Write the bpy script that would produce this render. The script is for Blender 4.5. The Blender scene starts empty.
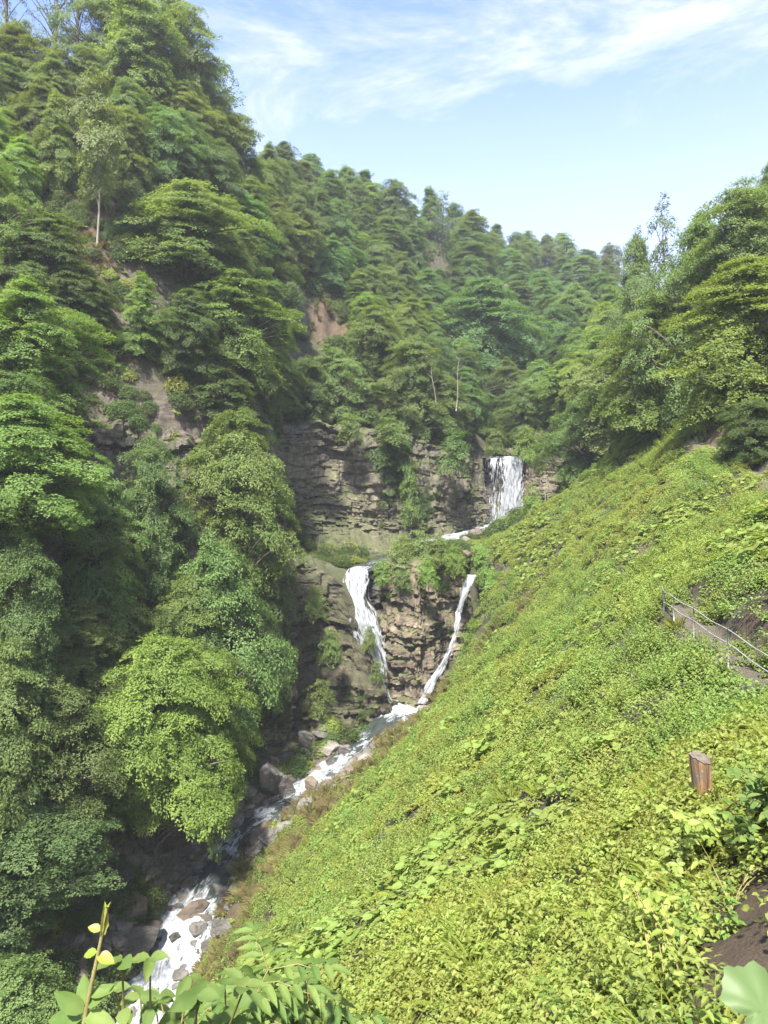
import bpy, math, random
import numpy as np
from mathutils import Vector, Euler

# ------------------------------------------------------------------ basics
F, CX, HZ = 740.0, 384.0, 480.0
SC = bpy.context.scene
COL = SC.collection
R = math.radians

def P(px, py, Y):
    """photo position + distance -> world point (camera at the origin, looking along +y)"""
    return np.array([(px - CX) / F * Y, Y, (HZ - py) / F * Y])

def proj(p):
    return (CX + F * p[0] / p[1], HZ - F * p[2] / p[1])

# ------------------------------------------------------------------ noise
def _hash(ix, iy, iz, seed):
    h = (ix.astype(np.int64) * 374761393 + iy.astype(np.int64) * 668265263 + iz.astype(np.int64) * 2147483647 + seed * 974634777) & 0xffffffff
    h = ((h ^ (h >> 13)) * 1274126177) & 0xffffffff
    h = ((h ^ (h >> 16)) * 2246822519) & 0xffffffff
    return ((h ^ (h >> 15)) & 0xffffff) / float(0xffffff)

def vnoise(x, y, z=0.0, seed=0):
    x, y, z = np.broadcast_arrays(np.asarray(x, float), np.asarray(y, float), np.asarray(z, float))
    ix, iy, iz = np.floor(x), np.floor(y), np.floor(z)
    fx, fy, fz = x - ix, y - iy, z - iz
    fx, fy, fz = [f * f * (3 - 2 * f) for f in (fx, fy, fz)]
    r = 0
    for a in (0, 1):
        for b in (0, 1):
            for c in (0, 1):
                w = (fx if a else 1 - fx) * (fy if b else 1 - fy) * (fz if c else 1 - fz)
                r = r + w * _hash(ix + a, iy + b, iz + c, seed)
    return r * 2 - 1

def fbm(x, y, z=0.0, seed=0, oct=4):
    r, a, f, t = 0, 1.0, 1.0, 0.0
    for k in range(oct):
        r = r + a * vnoise(np.asarray(x) * f, np.asarray(y) * f, np.asarray(z) * f, seed + k * 17)
        t += a; a *= 0.5; f *= 2.03
    return r / t

def sstep(a, b, x):
    t = np.clip((x - a) / (b - a), 0, 1)
    return t * t * (3 - 2 * t)

# ------------------------------------------------------------------ mesh helpers
def mesh_np(name, V, faces_flat, sizes, mat=None, smooth=False, attrs=None):
    me = bpy.data.meshes.new(name)
    V = np.ascontiguousarray(V, np.float32)
    sizes = np.asarray(sizes, np.int32)
    me.vertices.add(len(V)); me.vertices.foreach_set('co', V.ravel())
    me.loops.add(len(faces_flat)); me.loops.foreach_set('vertex_index', np.ascontiguousarray(faces_flat, np.int32))
    me.polygons.add(len(sizes))
    me.polygons.foreach_set('loop_start', np.concatenate([[0], np.cumsum(sizes)[:-1]]).astype(np.int32))
    me.polygons.foreach_set('use_smooth', np.full(len(sizes), smooth, bool))
    for k, a in (attrs or {}).items():
        at = me.attributes.new(k, 'FLOAT', 'POINT')
        at.data.foreach_set('value', np.ascontiguousarray(a, np.float32))
    me.update(calc_edges=True)
    me.validate()
    if mat: me.materials.append(mat)
    return me

def grid_faces(nu, nv, wrap=False):
    i = np.arange(nu - (0 if wrap else 1)); j = np.arange(nv - 1)
    I, J = np.meshgrid(i, j, indexing='ij')
    I2 = (I + 1) % nu
    q = np.stack([I * nv + J, I2 * nv + J, I2 * nv + J + 1, I * nv + J + 1], -1)
    return q.reshape(-1), np.full(q.shape[0] * q.shape[1], 4)

def link(name, me, parent=None, **props):
    o = bpy.data.objects.new(name, me)
    COL.objects.link(o)
    if parent: o.parent = parent
    for k, v in props.items():
        if v is not None: o[k] = v
    return o

def empty(name, loc, label, cat, group=None):
    o = bpy.data.objects.new(name, None); COL.objects.link(o)
    o.empty_display_size = 0.5
    o.location = [float(c) for c in loc]; o['label'] = label; o['category'] = cat
    if group: o['group'] = group
    return o

def merge(parts):
    V, Fl, S, off = [], [], [], 0
    for v, f, s in parts:
        V.append(v); Fl.append(np.asarray(f) + off); S.append(s); off += len(v)
    return np.concatenate(V), np.concatenate(Fl), np.concatenate(S)

def tube(pts, radii, n=6, caps=True):
    pts = np.asarray(pts, float); m = len(pts)
    radii = np.broadcast_to(np.asarray(radii, float), (m,))
    T = np.gradient(pts, axis=0); T /= np.linalg.norm(T, axis=1)[:, None] + 1e-9
    ref = np.array([0, 0, 1.0]) if abs(T[:, 2]).mean() < 0.8 else np.array([1.0, 0, 0])
    A = np.cross(T, ref); A /= np.linalg.norm(A, axis=1)[:, None] + 1e-9
    B = np.cross(T, A)
    th = np.arange(n) * 2 * math.pi / n
    V = pts[None] + radii[None, :, None] * (np.cos(th)[:, None, None] * A[None] + np.sin(th)[:, None, None] * B[None])
    V = V.reshape(-1, 3)
    f, s = grid_faces(n, m, wrap=True)
    if caps:
        f = np.concatenate([f, [k * m for k in range(n)], [k * m + m - 1 for k in range(n)][::-1]])
        s = np.concatenate([s, [n, n]])
    return V, f, s

# ------------------------------------------------------------------ materials
def M_new(name):
    m = bpy.data.materials.new(name); m.use_nodes = True
    nt = m.node_tree; nt.nodes.clear()
    out = nt.nodes.new('ShaderNodeOutputMaterial')
    return m, nt, out

class NT:
    def __init__(s, nt): s.nt = nt
    def n(s, typ, **kw):
        nd = s.nt.nodes.new(typ)
        for k, v in kw.items():
            if k == 'inp':
                for i, x in v.items():
                    if hasattr(x, 'is_output') or isinstance(x, bpy.types.NodeSocket): s.nt.links.new(x, nd.inputs[i])
                    else: nd.inputs[i].default_value = x
            else: setattr(nd, k, v)
        return nd
    def noise(s, vec, scale, detail=4, rough=0.55, dist=0.0):
        nd = s.n('ShaderNodeTexNoise', inp={'Scale': scale, 'Detail': detail, 'Roughness': rough, 'Distortion': dist})
        s.nt.links.new(vec, nd.inputs['Vector']); return nd.outputs['Fac']
    def ramp(s, fac, stops, interp='LINEAR'):
        nd = s.n('ShaderNodeValToRGB'); cr = nd.color_ramp; cr.interpolation = interp
        while len(cr.elements) < len(stops): cr.elements.new(0.5)
        for e, (p, c) in zip(cr.elements, stops):
            e.position = p; e.color = (*c, 1) if not isinstance(c, (int, float)) else (c, c, c, 1)
        s.nt.links.new(fac, nd.inputs[0]); return nd.outputs[0]
    def mix(s, fac, a, b, blend='MIX'):
        nd = s.n('ShaderNodeMix', data_type='RGBA', blend_type=blend, clamp_factor=True)
        for i, x in ((0, fac), (6, a), (7, b)):
            if isinstance(x, bpy.types.NodeSocket): s.nt.links.new(x, nd.inputs[i])
            else: nd.inputs[i].default_value = x if isinstance(x, (int, float)) else (*x, 1)
        return nd.outputs[2]
    def math(s, op, a, b=0.0, clamp=False):
        nd = s.n('ShaderNodeMath', operation=op, use_clamp=clamp)
        for i, x in ((0, a), (1, b)):
            if isinstance(x, bpy.types.NodeSocket): s.nt.links.new(x, nd.inputs[i])
            else: nd.inputs[i].default_value = x
        return nd.outputs[0]
    def link(s, a, b): s.nt.links.new(a, b)

def leaf_mat(name, c1, c2, trans=0.4, rough=0.5, use_obj=True, patch=None):
    """leaf colour: varied leaf to leaf and plant to plant; light goes through the blade"""
    m, nt, out = M_new(name); N = NT(nt)
    geo = N.n('ShaderNodeNewGeometry'); oi = N.n('ShaderNodeObjectInfo')
    t = N.n('ShaderNodeAttribute', attribute_name='tint')
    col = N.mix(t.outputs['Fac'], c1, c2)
    hs = N.n('ShaderNodeHueSaturation', inp={'Color': col})
    N.link(N.math('ADD', N.math('MULTIPLY', oi.outputs['Random'], 0.035), 0.4825), hs.inputs['Hue'])
    N.link(N.math('ADD', N.math('MULTIPLY', oi.outputs['Random'], 0.35), 0.83), hs.inputs['Value'])
    col = hs.outputs[0]
    if use_obj: col = N.mix(1.0, col, oi.outputs['Color'], 'MULTIPLY')
    if patch:
        f = N.noise(geo.outputs['Position'], patch[0], 3, 0.6)
        col = N.mix(N.ramp(f, [(0.42, 0), (0.62, 1)]), col, N.mix(1.0, col, patch[1], 'MULTIPLY'))
    b = N.n('ShaderNodeBsdfPrincipled', inp={'Base Color': col, 'Roughness': rough})
    b.inputs['Specular IOR Level'].default_value = 0.35
    tr = N.n('ShaderNodeBsdfTranslucent')
    N.link(N.mix(1.0, col, (1.35, 1.3, 0.6), 'MULTIPLY'), tr.inputs['Color'])
    mx = N.n('ShaderNodeMixShader', inp={0: trans}); N.link(b.outputs[0], mx.inputs[1]); N.link(tr.outputs[0], mx.inputs[2])
    N.link(mx.outputs[0], out.inputs[0])
    return m

def plain_mat(name, stops, scale=3.0, rough=0.8, bump=0.3, bscale=12.0, metallic=0.0, stretch=(1, 1, 1)):
    m, nt, out = M_new(name); N = NT(nt)
    tc = N.n('ShaderNodeTexCoord')
    mp = N.n('ShaderNodeMapping', inp={'Vector': tc.outputs['Object'], 'Scale': stretch})
    f = N.noise(mp.outputs[0], scale, 6, 0.62)
    col = N.ramp(f, stops)
    b = N.n('ShaderNodeBsdfPrincipled', inp={'Base Color': col, 'Roughness': rough, 'Metallic': metallic})
    if bump:
        bm = N.n('ShaderNodeBump', inp={'Strength': bump, 'Distance': 0.05, 'Height': N.noise(mp.outputs[0], bscale, 8, 0.65)})
        N.link(bm.outputs[0], b.inputs['Normal'])
    N.link(b.outputs[0], out.inputs[0])
    return m

def rock_mat(name, dark, mid, tan, moss, mossamt=0.5, wet=False):
    m, nt, out = M_new(name); N = NT(nt)
    geo = N.n('ShaderNodeNewGeometry'); pos = geo.outputs['Position']
    mp = N.n('ShaderNodeMapping', inp={'Vector': pos, 'Scale': (0.35, 0.35, 1.6)})
    band = N.noise(mp.outputs[0], 1.1, 7, 0.65, 0.4)
    col = N.ramp(band, [(0.28, dark), (0.5, mid), (0.68, tan), (0.8, mid)])
    mp2 = N.n('ShaderNodeMapping', inp={'Vector': pos, 'Scale': (1.2, 1.2, 0.16)})
    streak = N.noise(mp2.outputs[0], 0.9, 5, 0.6)
    col = N.mix(N.ramp(streak, [(0.5, 0), (0.68, 0.75)]), col, dark)
    big = N.noise(pos, 0.16, 4, 0.6)
    col = N.mix(N.ramp(big, [(0.5, 0), (0.66, 0.7)]), col, tan)
    sep = N.n('ShaderNodeSeparateXYZ', inp={0: geo.outputs['Normal']})
    mn = N.noise(pos, 0.9, 6, 0.7)
    mo = N.math('MULTIPLY', N.math('ADD', N.math('MULTIPLY', sep.outputs[2], 0.7), mn), mossamt)
    col = N.mix(N.ramp(mo, [(0.36, 0), (0.5, 0.85)]), col, moss)
    b = N.n('ShaderNodeBsdfPrincipled', inp={'Base Color': col, 'Roughness': 0.35 if wet else 0.82})
    h = N.math('ADD', N.noise(mp.outputs[0], 3.0, 8, 0.7), N.noise(pos, 4.0, 6, 0.7))
    bm = N.n('ShaderNodeBump', inp={'Strength': 0.7, 'Distance': 0.22, 'Height': h})
    N.link(bm.outputs[0], b.inputs['Normal'])
    N.link(b.outputs[0], out.inputs[0])
    return m

ROCK = rock_mat('layered_rock', (0.048, 0.042, 0.036), (0.145, 0.124, 0.102), (0.27, 0.225, 0.175), (0.06, 0.075, 0.022), 0.62)
ROCK_TAN = rock_mat('tan_rock', (0.06, 0.048, 0.037), (0.17, 0.136, 0.10), (0.33, 0.265, 0.195), (0.07, 0.085, 0.025), 0.5)
ROCK_MOSS = rock_mat('mossy_rock', (0.038, 0.032, 0.026), (0.095, 0.08, 0.06), (0.22, 0.18, 0.13), (0.052, 0.062, 0.022), 0.64)
BOULDER = rock_mat('boulder_stone', (0.05, 0.048, 0.044), (0.125, 0.118, 0.105), (0.22, 0.205, 0.18), (0.08, 0.08, 0.04), 0.25)
BOULDER_RED = rock_mat('reddish_stone', (0.06, 0.046, 0.035), (0.125, 0.098, 0.074), (0.21, 0.17, 0.13), (0.08, 0.07, 0.04), 0.2)
BOULDER_WET = rock_mat('wet_stone', (0.02, 0.02, 0.02), (0.05, 0.045, 0.042), (0.09, 0.08, 0.07), (0.03, 0.035, 0.015), 0.2, wet=True)
BOULDER_PALE = rock_mat('pale_stone', (0.115, 0.104, 0.092), (0.22, 0.20, 0.178), (0.33, 0.30, 0.265), (0.2, 0.18, 0.12), 0.15)
BARK = plain_mat('bark', [(0.3, (0.05, 0.042, 0.034)), (0.7, (0.16, 0.14, 0.115))], 2.5, 0.9, 0.6, 8, stretch=(1, 1, 0.25))
BARK_PALE = plain_mat('pale_bark', [(0.3, (0.13, 0.12, 0.10)), (0.7, (0.31, 0.285, 0.24))], 2.5, 0.9, 0.4, 8, stretch=(1, 1, 0.25))

# ------------------------------------------------------------------ the lie of the land
# stream: (x, y, z, width, foam)
STREAM = [(-20.5, 40, -44.5, 4.6, .7), (-19.4, 48, -42.3, 4.6, .8), (*P(150, 1010, 56), 5.0, .9), (*P(178, 935, 61), 5.4, 1.0), (*P(190, 915, 63), 5.2, .95), (*P(200, 897, 65), 4.6, .9), (*P(206, 886, 66), 4.0, .25), (*P(216, 868, 67.5), 3.2, .35),
          (*P(226, 850, 69), 2.6, .95), (*P(236, 838, 70), 2.4, .8), (*P(245, 826, 71), 2.6, .35), (*P(262, 815, 72.6), 2.6, .8), (*P(276, 806, 74), 2.5, .6), (*P(300, 790, 77), 3.0, .95),
          (*P(328, 770, 80), 2.6, .95), (*P(350, 754, 83), 2.2, .6), (*P(368, 741, 86), 2.8, .6), (*P(384, 728, 88.5), 3.4, .35),
          (*P(404, 708, 92), 4.6, 1.0), (*P(398, 700, 94), 3.0, 1.0)]
UPPER = [(*P(352, 572, 98.6), 2.6, .5), (*P(368, 566, 101), 3.0, .3), (*P(400, 553, 106.5), 3.0, .4), (*P(435, 541, 113), 3.2, .8), (*P(458, 535, 119), 3.0, .9),
         (*P(480, 530, 125), 4.4, .8), (*P(498, 525, 130), 6.2, .95)]
TOPCREEK = [(*P(503, 458, 132.4), 5.2, .8), (*P(498, 455, 137), 4.0, .4), (*P(490, 452, 146), 3.0, .4)]
# footpath with the handrail, then the far bend of it
PATH = [(3.2, -3, -2.5), (3.2, 1.0, -2.55), (3.5, 4.5, -2.75), (5.6, 7.8, -3.1), (8.6, 12.0, -3.95), tuple(P(790, 706, 16.5)), tuple(P(735, 664, 19.5)), tuple(P(702, 634, 22.5)), tuple(P(682, 606, 25.5))]
PATH2 = [tuple(P(775, 490, 52)), tuple(P(758, 476, 55)), tuple(P(733, 462, 60)), tuple(P(708, 449, 65)), tuple(P(693, 440, 71))]

CTRL = []
def c(*a): CTRL.append(tuple(float(v) for v in a))
def cp(px, py, Y, dz=0): p = P(px, py, Y); c(p[0], p[1], p[2] + dz)
for s in STREAM[:-1]: c(s[0], s[1], s[2])
for s in UPPER: c(s[0], s[1], s[2])
for s in TOPCREEK: c(s[0], s[1], s[2])
for p in PATH[1:] + PATH2: c(*p)
# valley floor on towards the viewer, out of frame
for q in [(-22, 30, -46), (-25, 15, -48), (-27, -10, -52), (-28, -40, -56)]: c(*q)
# left bank and hillside
for q in [(-21.5, 64, -32.5), (-26, 62, -24), (-32, 66, -12), (-24, 54, -33), (-30, 52, -22), (-40, 55, -3), (-52, 60, 16), (-70, 60, 44),
          (-34, 40, -26), (-45, 35, -8), (-60, 30, 16), (-80, 30, 45), (-36, 15, -34), (-50, 10, -10), (-75, 0, 25), (-40, -30, -38), (-75, -40, 15),
          (-17, 71, -31), (-20, 74, -23), (-12.5, 79, -29), (-19, 82, -18), (-12, 84, -29.5), (-13, 90, -21), (-6, 86, -30), (-110, 60, 74), (-140, 20, 80), (-140, -40, 75)]: c(*q)
cp(110, 545, 76); cp(110, 470, 81); cp(130, 420, 84); cp(200, 540, 80); cp(215, 440, 88); cp(60, 430, 80); cp(40, 520, 72)
cp(245, 615, 84); cp(232, 395, 98); cp(28, 520, 62); cp(22, 400, 70); cp(745, 330, 80); cp(690, 370, 90); cp(660, 328, 122); cp(100, 330, 88); cp(100, 200, 98); cp(60, 112, 112); cp(20, 200, 98); cp(20, 82, 122); cp(-60, 60, 120)
cp(200, 300, 100); cp(260, 350, 104); cp(200, 180, 118); cp(260, 480, 98); cp(270, 590, 94)
cp(180, 92, 135); cp(240, 200, 138); cp(300, 254, 148); cp(250, 270, 122); cp(150, 92, 142)
c(-70, 150, 76); c(-60, 190, 74); c(-110, 150, 90)
# behind and above the middle cliff
cp(300, 412, 124); cp(350, 415, 125); cp(400, 415, 127); cp(450, 436, 130); cp(330, 330, 138); cp(310, 310, 138); cp(420, 370, 148); cp(280, 400, 116)
cp(360, 280, 165); cp(380, 235, 205); cp(340, 243, 180); cp(300, 540, 106, -3); cp(330, 530, 110, -3.5); cp(375, 535, 112, -2.5); cp(300, 505, 112, -3); cp(460, 520, 122); cp(420, 535, 117)
# far hillside
cp(450, 245, 235); cp(480, 380, 178); cp(520, 350, 200); cp(480, 300, 215); cp(560, 330, 225); cp(540, 274, 320); cp(510, 264, 300); cp(575, 287, 330); cp(605, 302, 340); cp(630, 308, 350)
cp(560, 410, 165); cp(540, 430, 148); cp(600, 330, 240)
c(40, 420, 78); c(-40, 300, 110); c(160, 420, 70); c(260, 380, 75); c(-160, 350, 130)
# right hill
cp(600, 470, 112); cp(560, 470, 122); cp(530, 452, 130); cp(650, 348, 130); cp(620, 342, 160); cp(690, 316, 125); cp(768, 285, 115); cp(768, 400, 82); cp(720, 420, 82); cp(690, 425, 85)
c(62, 85, 28); c(80, 120, 46); c(90, 70, 40); c(75, 165, 50); c(120, 160, 75); c(120, 60, 55); c(60, 50, 18); c(60, 20, 18); c(40, 20, 9); c(110, 0, 45); c(60, -40, 18); c(30, -30, 6); c(20, 0, 4.5)
# near right slope
cp(768, 880, 5.0); cp(740, 980, 4.2); cp(700, 1010, 4.7); cp(768, 770, 9.0); cp(705, 800, 8.4)
cp(650, 1000, 5.4); cp(560, 1010, 6.6); cp(470, 1010, 8.0); cp(384, 1015, 9.5); cp(600, 900, 8.8); cp(500, 900, 13.0); cp(384, 900, 20); cp(300, 965, 22); cp(250, 1000, 17)
cp(600, 800, 15.5); cp(500, 800, 25); cp(400, 800, 38); cp(600, 700, 24); cp(500, 700, 40); cp(350, 850, 43); cp(300, 900, 48); cp(260, 900, 56)
cp(440, 740, 45); cp(440, 705, 55, -.5); cp(370, 790, 60); cp(330, 830, 60); cp(290, 860, 63); cp(380, 760, 72, -2); cp(260, 865, 66)
cp(700, 720, 16.5); cp(768, 730, 12.5); cp(650, 668, 23.0); cp(690, 668, 19.0); cp(600, 640, 33); cp(560, 605, 62); cp(500, 645, 60)
cp(740, 560, 25.5); cp(768, 570, 23); cp(768, 600, 20.6); cp(620, 590, 46); cp(680, 540, 40); cp(640, 500, 62); cp(600, 520, 78); cp(690, 450, 70)
cp(500, 622, 84); cp(520, 565, 90); cp(472, 590, 97); cp(455, 680, 88); cp(480, 640, 88); cp(545, 505, 104); cp(575, 490, 100); cp(630, 467, 88); cp(500, 540, 108); cp(470, 560, 102); cp(430, 552, 102); cp(395, 562, 102)
c(-.8, 1.7, -2.6); c(-0.5, 3, -4.2); c(-2.2, 4.0, -6.5); c(-3, 8, -9.5); c(-1.5, -2, -4.4); c(-8, 5, -16); c(-14, 8, -28); c(-12, 25, -28); c(-8, 35, -25); c(-8, -10, -16); c(0.6, -2, -2.6); c(3, -15, -2); c(6, 3, -1.4); c(9, 8, -1.6)

CT = np.array(CTRL)
def _phi(r2): return np.sqrt(r2 + 1.2)
def _fit():
    A = CT[:, :2]; n = len(A)
    d2 = ((A[:, None] - A[None]) ** 2).sum(-1)
    K = np.zeros((n + 3, n + 3)); K[:n, :n] = -_phi(d2) + np.eye(n) * 0.25
    K[:n, n] = 1; K[:n, n + 1:] = A; K[n, :n] = 1; K[n + 1:, :n] = A.T
    b = np.zeros(n + 3); b[:n] = CT[:, 2]
    return np.linalg.lstsq(K, b, rcond=None)[0]
_W = _fit()

def polydist(x, y, pts):
    """distance to a polyline in plan, and the interpolated extra columns there"""
    pts = np.asarray(pts, float)
    best = np.full(x.shape, 1e9); val = np.zeros(x.shape + (pts.shape[1] - 2,))
    for a, b in zip(pts[:-1], pts[1:]):
        d = b[:2] - a[:2]; L2 = d @ d + 1e-9
        t = np.clip(((x - a[0]) * d[0] + (y - a[1]) * d[1]) / L2, 0, 1)
        dist = np.hypot(x - a[0] - t * d[0], y - a[1] - t * d[1])
        m = dist < best
        best = np.where(m, dist, best)
        v = a[2:] + t[..., None] * (b[2:] - a[2:])
        val = np.where(m[..., None], v, val)
    return best, val

def W(px, Y, pyb, pyt): return (*P(px, pyb, Y)[:2], P(px, pyb, Y)[2], P(px, pyt, Y)[2])
WALLS = [
    # middle cliff left of the upper fall
    ([W(270, 108, 520, 415), W(310, 113, 512, 424), W(345, 115, 520, 422), W(385, 116, 545, 428), W(420, 118, 545, 436), W(455, 122, 540, 448), W(478, 128, 535, 462), W(486, 134, 528, 462)], 11, ROCK, 0.9, dict(dip=0.05)),
    # lower bedded apron of it
    ([W(285, 104, 560, 500), W(325, 107, 566, 505), W(360, 109, 566, 520), W(395, 112, 556, 534), W(415, 116, 550, 540)], 23, ROCK, 0.9, dict(batter=0.75, dip=0.03)),
    # back and right wall of the upper fall
    ([W(478, 135.5, 530, 459), W(500, 134, 530, 459), W(526, 133, 530, 458), W(530, 129, 528, 458)], 5, BOULDER_WET, 0.4, {}),
    ([W(520, 133, 525, 458), W(523, 128, 520, 457), W(545, 124, 520, 453), W(575, 122, 515, 455), W(610, 121, 500, 450)], 17, ROCK_TAN, 0.5, dict(dip=0.02)),
    # left buttress beside the lower cascade
    ([W(262, 84, 735, 640), W(285, 88, 735, 600), W(305, 92, 738, 566), W(325, 93, 738, 572), W(338, 93, 738, 590), W(350, 92.2, 736, 620), W(365, 91.2, 734, 655), W(384, 91, 732, 684), W(394, 91, 730, 702), W(397, 94, 720, 700)], 42, ROCK_MOSS, 0.8, dict(batter=0.1, cap=5)),
    # wall behind the lower cascade
    ([W(325, 98, 720, 572), W(345, 98.5, 720, 574), W(368, 98, 720, 574), W(395, 97.5, 720, 575)], 8, BOULDER_WET, 0.5, {}),
    # middle block between the two lower falls
    ([W(372, 99, 715, 574), W(376, 96, 715, 573), W(390, 94, 715, 572), W(410, 91.8, 712, 572), W(426, 91.5, 708, 574), W(436, 94.5, 705, 574), W(452, 98, 705, 574), W(480, 99.5, 700, 575)], 31, ROCK_TAN, 0.75, dict(dip=0.04, cap=5)),
    # dark bands on the left hillside
    ([W(60, 78, 545, 440), W(95, 80, 545, 428), W(130, 82, 545, 424), W(175, 85, 545, 428), W(210, 88, 540, 440)], 77, ROCK, 0.8, {}),
    ([W(190, 72, 800, 730), W(225, 76, 790, 715), W(262, 81, 770, 705), W(295, 86, 750, 700)], 71, ROCK_MOSS, 0.8, dict(batter=0.3)),
    ([W(290, 136, 345, 300), W(320, 138, 350, 306), W(345, 141, 352, 318)], 73, ROCK, 0.9, dict(batter=0.8)),
]

def wall_cap(x, y, z):
    """ground in front of a rock face lies at its foot"""
    for w in WALLS:
        pts = np.array(w[0]); bt = w[-1].get('batter', 0.12)
        best = np.full(x.shape, 1e9); zb = np.zeros(x.shape); sg = np.zeros(x.shape); over = np.zeros(x.shape)
        for a, b in zip(pts[:-1], pts[1:]):
            d = b[:2] - a[:2]; L2 = d @ d
            t0 = ((x - a[0]) * d[0] + (y - a[1]) * d[1]) / L2; t = np.clip(t0, 0, 1)
            ex, ey = x - a[0] - t * d[0], y - a[1] - t * d[1]
            dist = np.hypot(ex, ey); m = dist < best
            best = np.where(m, dist, best); zb = np.where(m, a[2] + t * (b[2] - a[2]), zb)
            over = np.where(m, np.abs(t0 - t) * math.sqrt(L2), over)
            sg = np.where(m, np.sign(ex * d[1] - ey * d[0]), sg)
        f = best * sg                                    # > 0 in front
        k = (1 - sstep(0.2, 1.6, over)) * np.where(f >= 0, 1 - sstep(2.2, 5.5, f), 1 - sstep(0.9, 2.0, -f))
        z = np.where(k > 0, np.minimum(z, z * (1 - k) + (zb + 0.4 + bt * np.maximum(-f, 0)) * k), z)
    return z

def H(x, y):
    x = np.asarray(x, float); y = np.asarray(y, float); sh = x.shape
    xf, yf = x.ravel(), y.ravel(); z = np.empty(len(xf))
    n = len(CT)
    for k in range(0, len(xf), 20000):
        xa, ya = xf[k:k + 20000], yf[k:k + 20000]
        d2 = (xa[:, None] - CT[None, :, 0]) ** 2 + (ya[:, None] - CT[None, :, 1]) ** 2
        z[k:k + 20000] = -_phi(d2) @ _W[:n] + _W[n] + _W[n + 1] * xa + _W[n + 2] * ya
    dist = np.hypot(xf, yf)
    amp = np.clip(dist / 50, 0.12, 1.0)
    z = z + amp * (1.1 * fbm(xf / 7, yf / 7, 0, 3) + 0.5 * fbm(xf / 1.8, yf / 1.8, 0, 9, 3))
    z = wall_cap(xf, yf, z)
    for line, deep in ((STREAM, 0.55), (UPPER, 0.45), (TOPCREEK, 0.45)):
        d, v = polydist(xf, yf, np.array(line)[:, :4])
        w = 1 - sstep(v[:, 1] * 0.42, v[:, 1] * 0.5 + 1.6, d)
        z = z * (1 - w) + (v[:, 0] - deep) * w
    z = wall_cap(xf, yf, z)
    for line in (PATH, PATH2):
        d, v = polydist(xf, yf, line)
        w = 1 - sstep(0.5, 1.2, d)
        z = z * (1 - w) + (v[:, 0] + 0.03 * fbm(xf * 1.5, yf * 1.5, 0, 5, 3)) * w
    return z.reshape(sh)

def h1(x, y): return float(H(np.array([x]), np.array([y]))[0])

def hit(px, py, y0=2.0, y1=400.0):
    """where the line of sight through a photo position meets the ground"""
    Y = np.exp(np.linspace(math.log(y0), math.log(y1), 500))
    x = (px - CX) / F * Y; z = (HZ - py) / F * Y
    below = z < H(x, Y)
    k = int(np.argmax(below)) if below.any() else len(Y) - 1
    a, b = Y[max(k - 1, 0)], Y[k]
    yy = np.linspace(a, b, 30); x = (px - CX) / F * yy; z = (HZ - py) / F * yy
    g = H(x, yy); k = int(np.argmax(z < g)) if (z < g).any() else 29
    return np.array([x[k], yy[k], g[k]])

def stream_x(y):
    s = np.array(STREAM); e = np.array([(-28, -40), (-27, -10), (-25, 15), (-22, 30), (-19, 45)])
    X = np.concatenate([e[:, 0], s[:-1, 0], [12, 14, 16, 22]]); Yv = np.concatenate([e[:, 1], s[:-1, 1], [97, 101, 112, 128]])
    return np.interp(y, Yv, X)

# ground sheet, fine near the viewer and coarse at the horizon
def build_ground():
    s = 5.0
    u = np.linspace(-math.asinh(230 / s), math.asinh(260 / s), 520); v = np.linspace(-math.asinh(45 / s), math.asinh(460 / s), 480)
    X, Yg = np.meshgrid(s * np.sinh(u), s * np.sinh(v), indexing='ij')
    Z = H(X, Yg)
    # mask: how earthy / rocky each place is
    V = np.stack([X, Yg, Z], -1).reshape(-1, 3)
    f, sz = grid_faces(len(u), len(v))
    d = np.minimum(polydist(V[:, 0], V[:, 1], PATH)[0], polydist(V[:, 0], V[:, 1], PATH2)[0])
    pathm = 1 - sstep(0.4, 0.8, d)
    earth = np.zeros(len(V))
    for (p, r) in BARE: earth = np.maximum(earth, 1 - sstep(r * 0.6, r * 1.1, np.hypot(V[:, 0] - p[0], V[:, 1] - p[1]) + r * 0.3 * fbm(V[:, 0] / r * 2, V[:, 1] / r * 2, 0, 31)))
    for k in np.nonzero((V[:, 1] > 2) & (V[:, 1] < 8) & (V[:, 0] > 0) & (V[:, 0] < 6))[0]:
        if earth[k] < 1 and V[k, 0] > 1.2 and proj(V[k])[0] > 690 and proj(V[k])[1] > 850: earth[k] = 1
    ds, vv = polydist(V[:, 0], V[:, 1], np.array(STREAM)[:, :4])
    bank = 1 - sstep(2.5, 7.0, ds + 2 * fbm(V[:, 0] / 3, V[:, 1] / 3, 0, 8))
    me = mesh_np('ground', V, f, sz, GROUND, True, {'pathm': pathm, 'earth': earth, 'bank': bank})
    return link('hillside', me, kind='structure')

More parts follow.
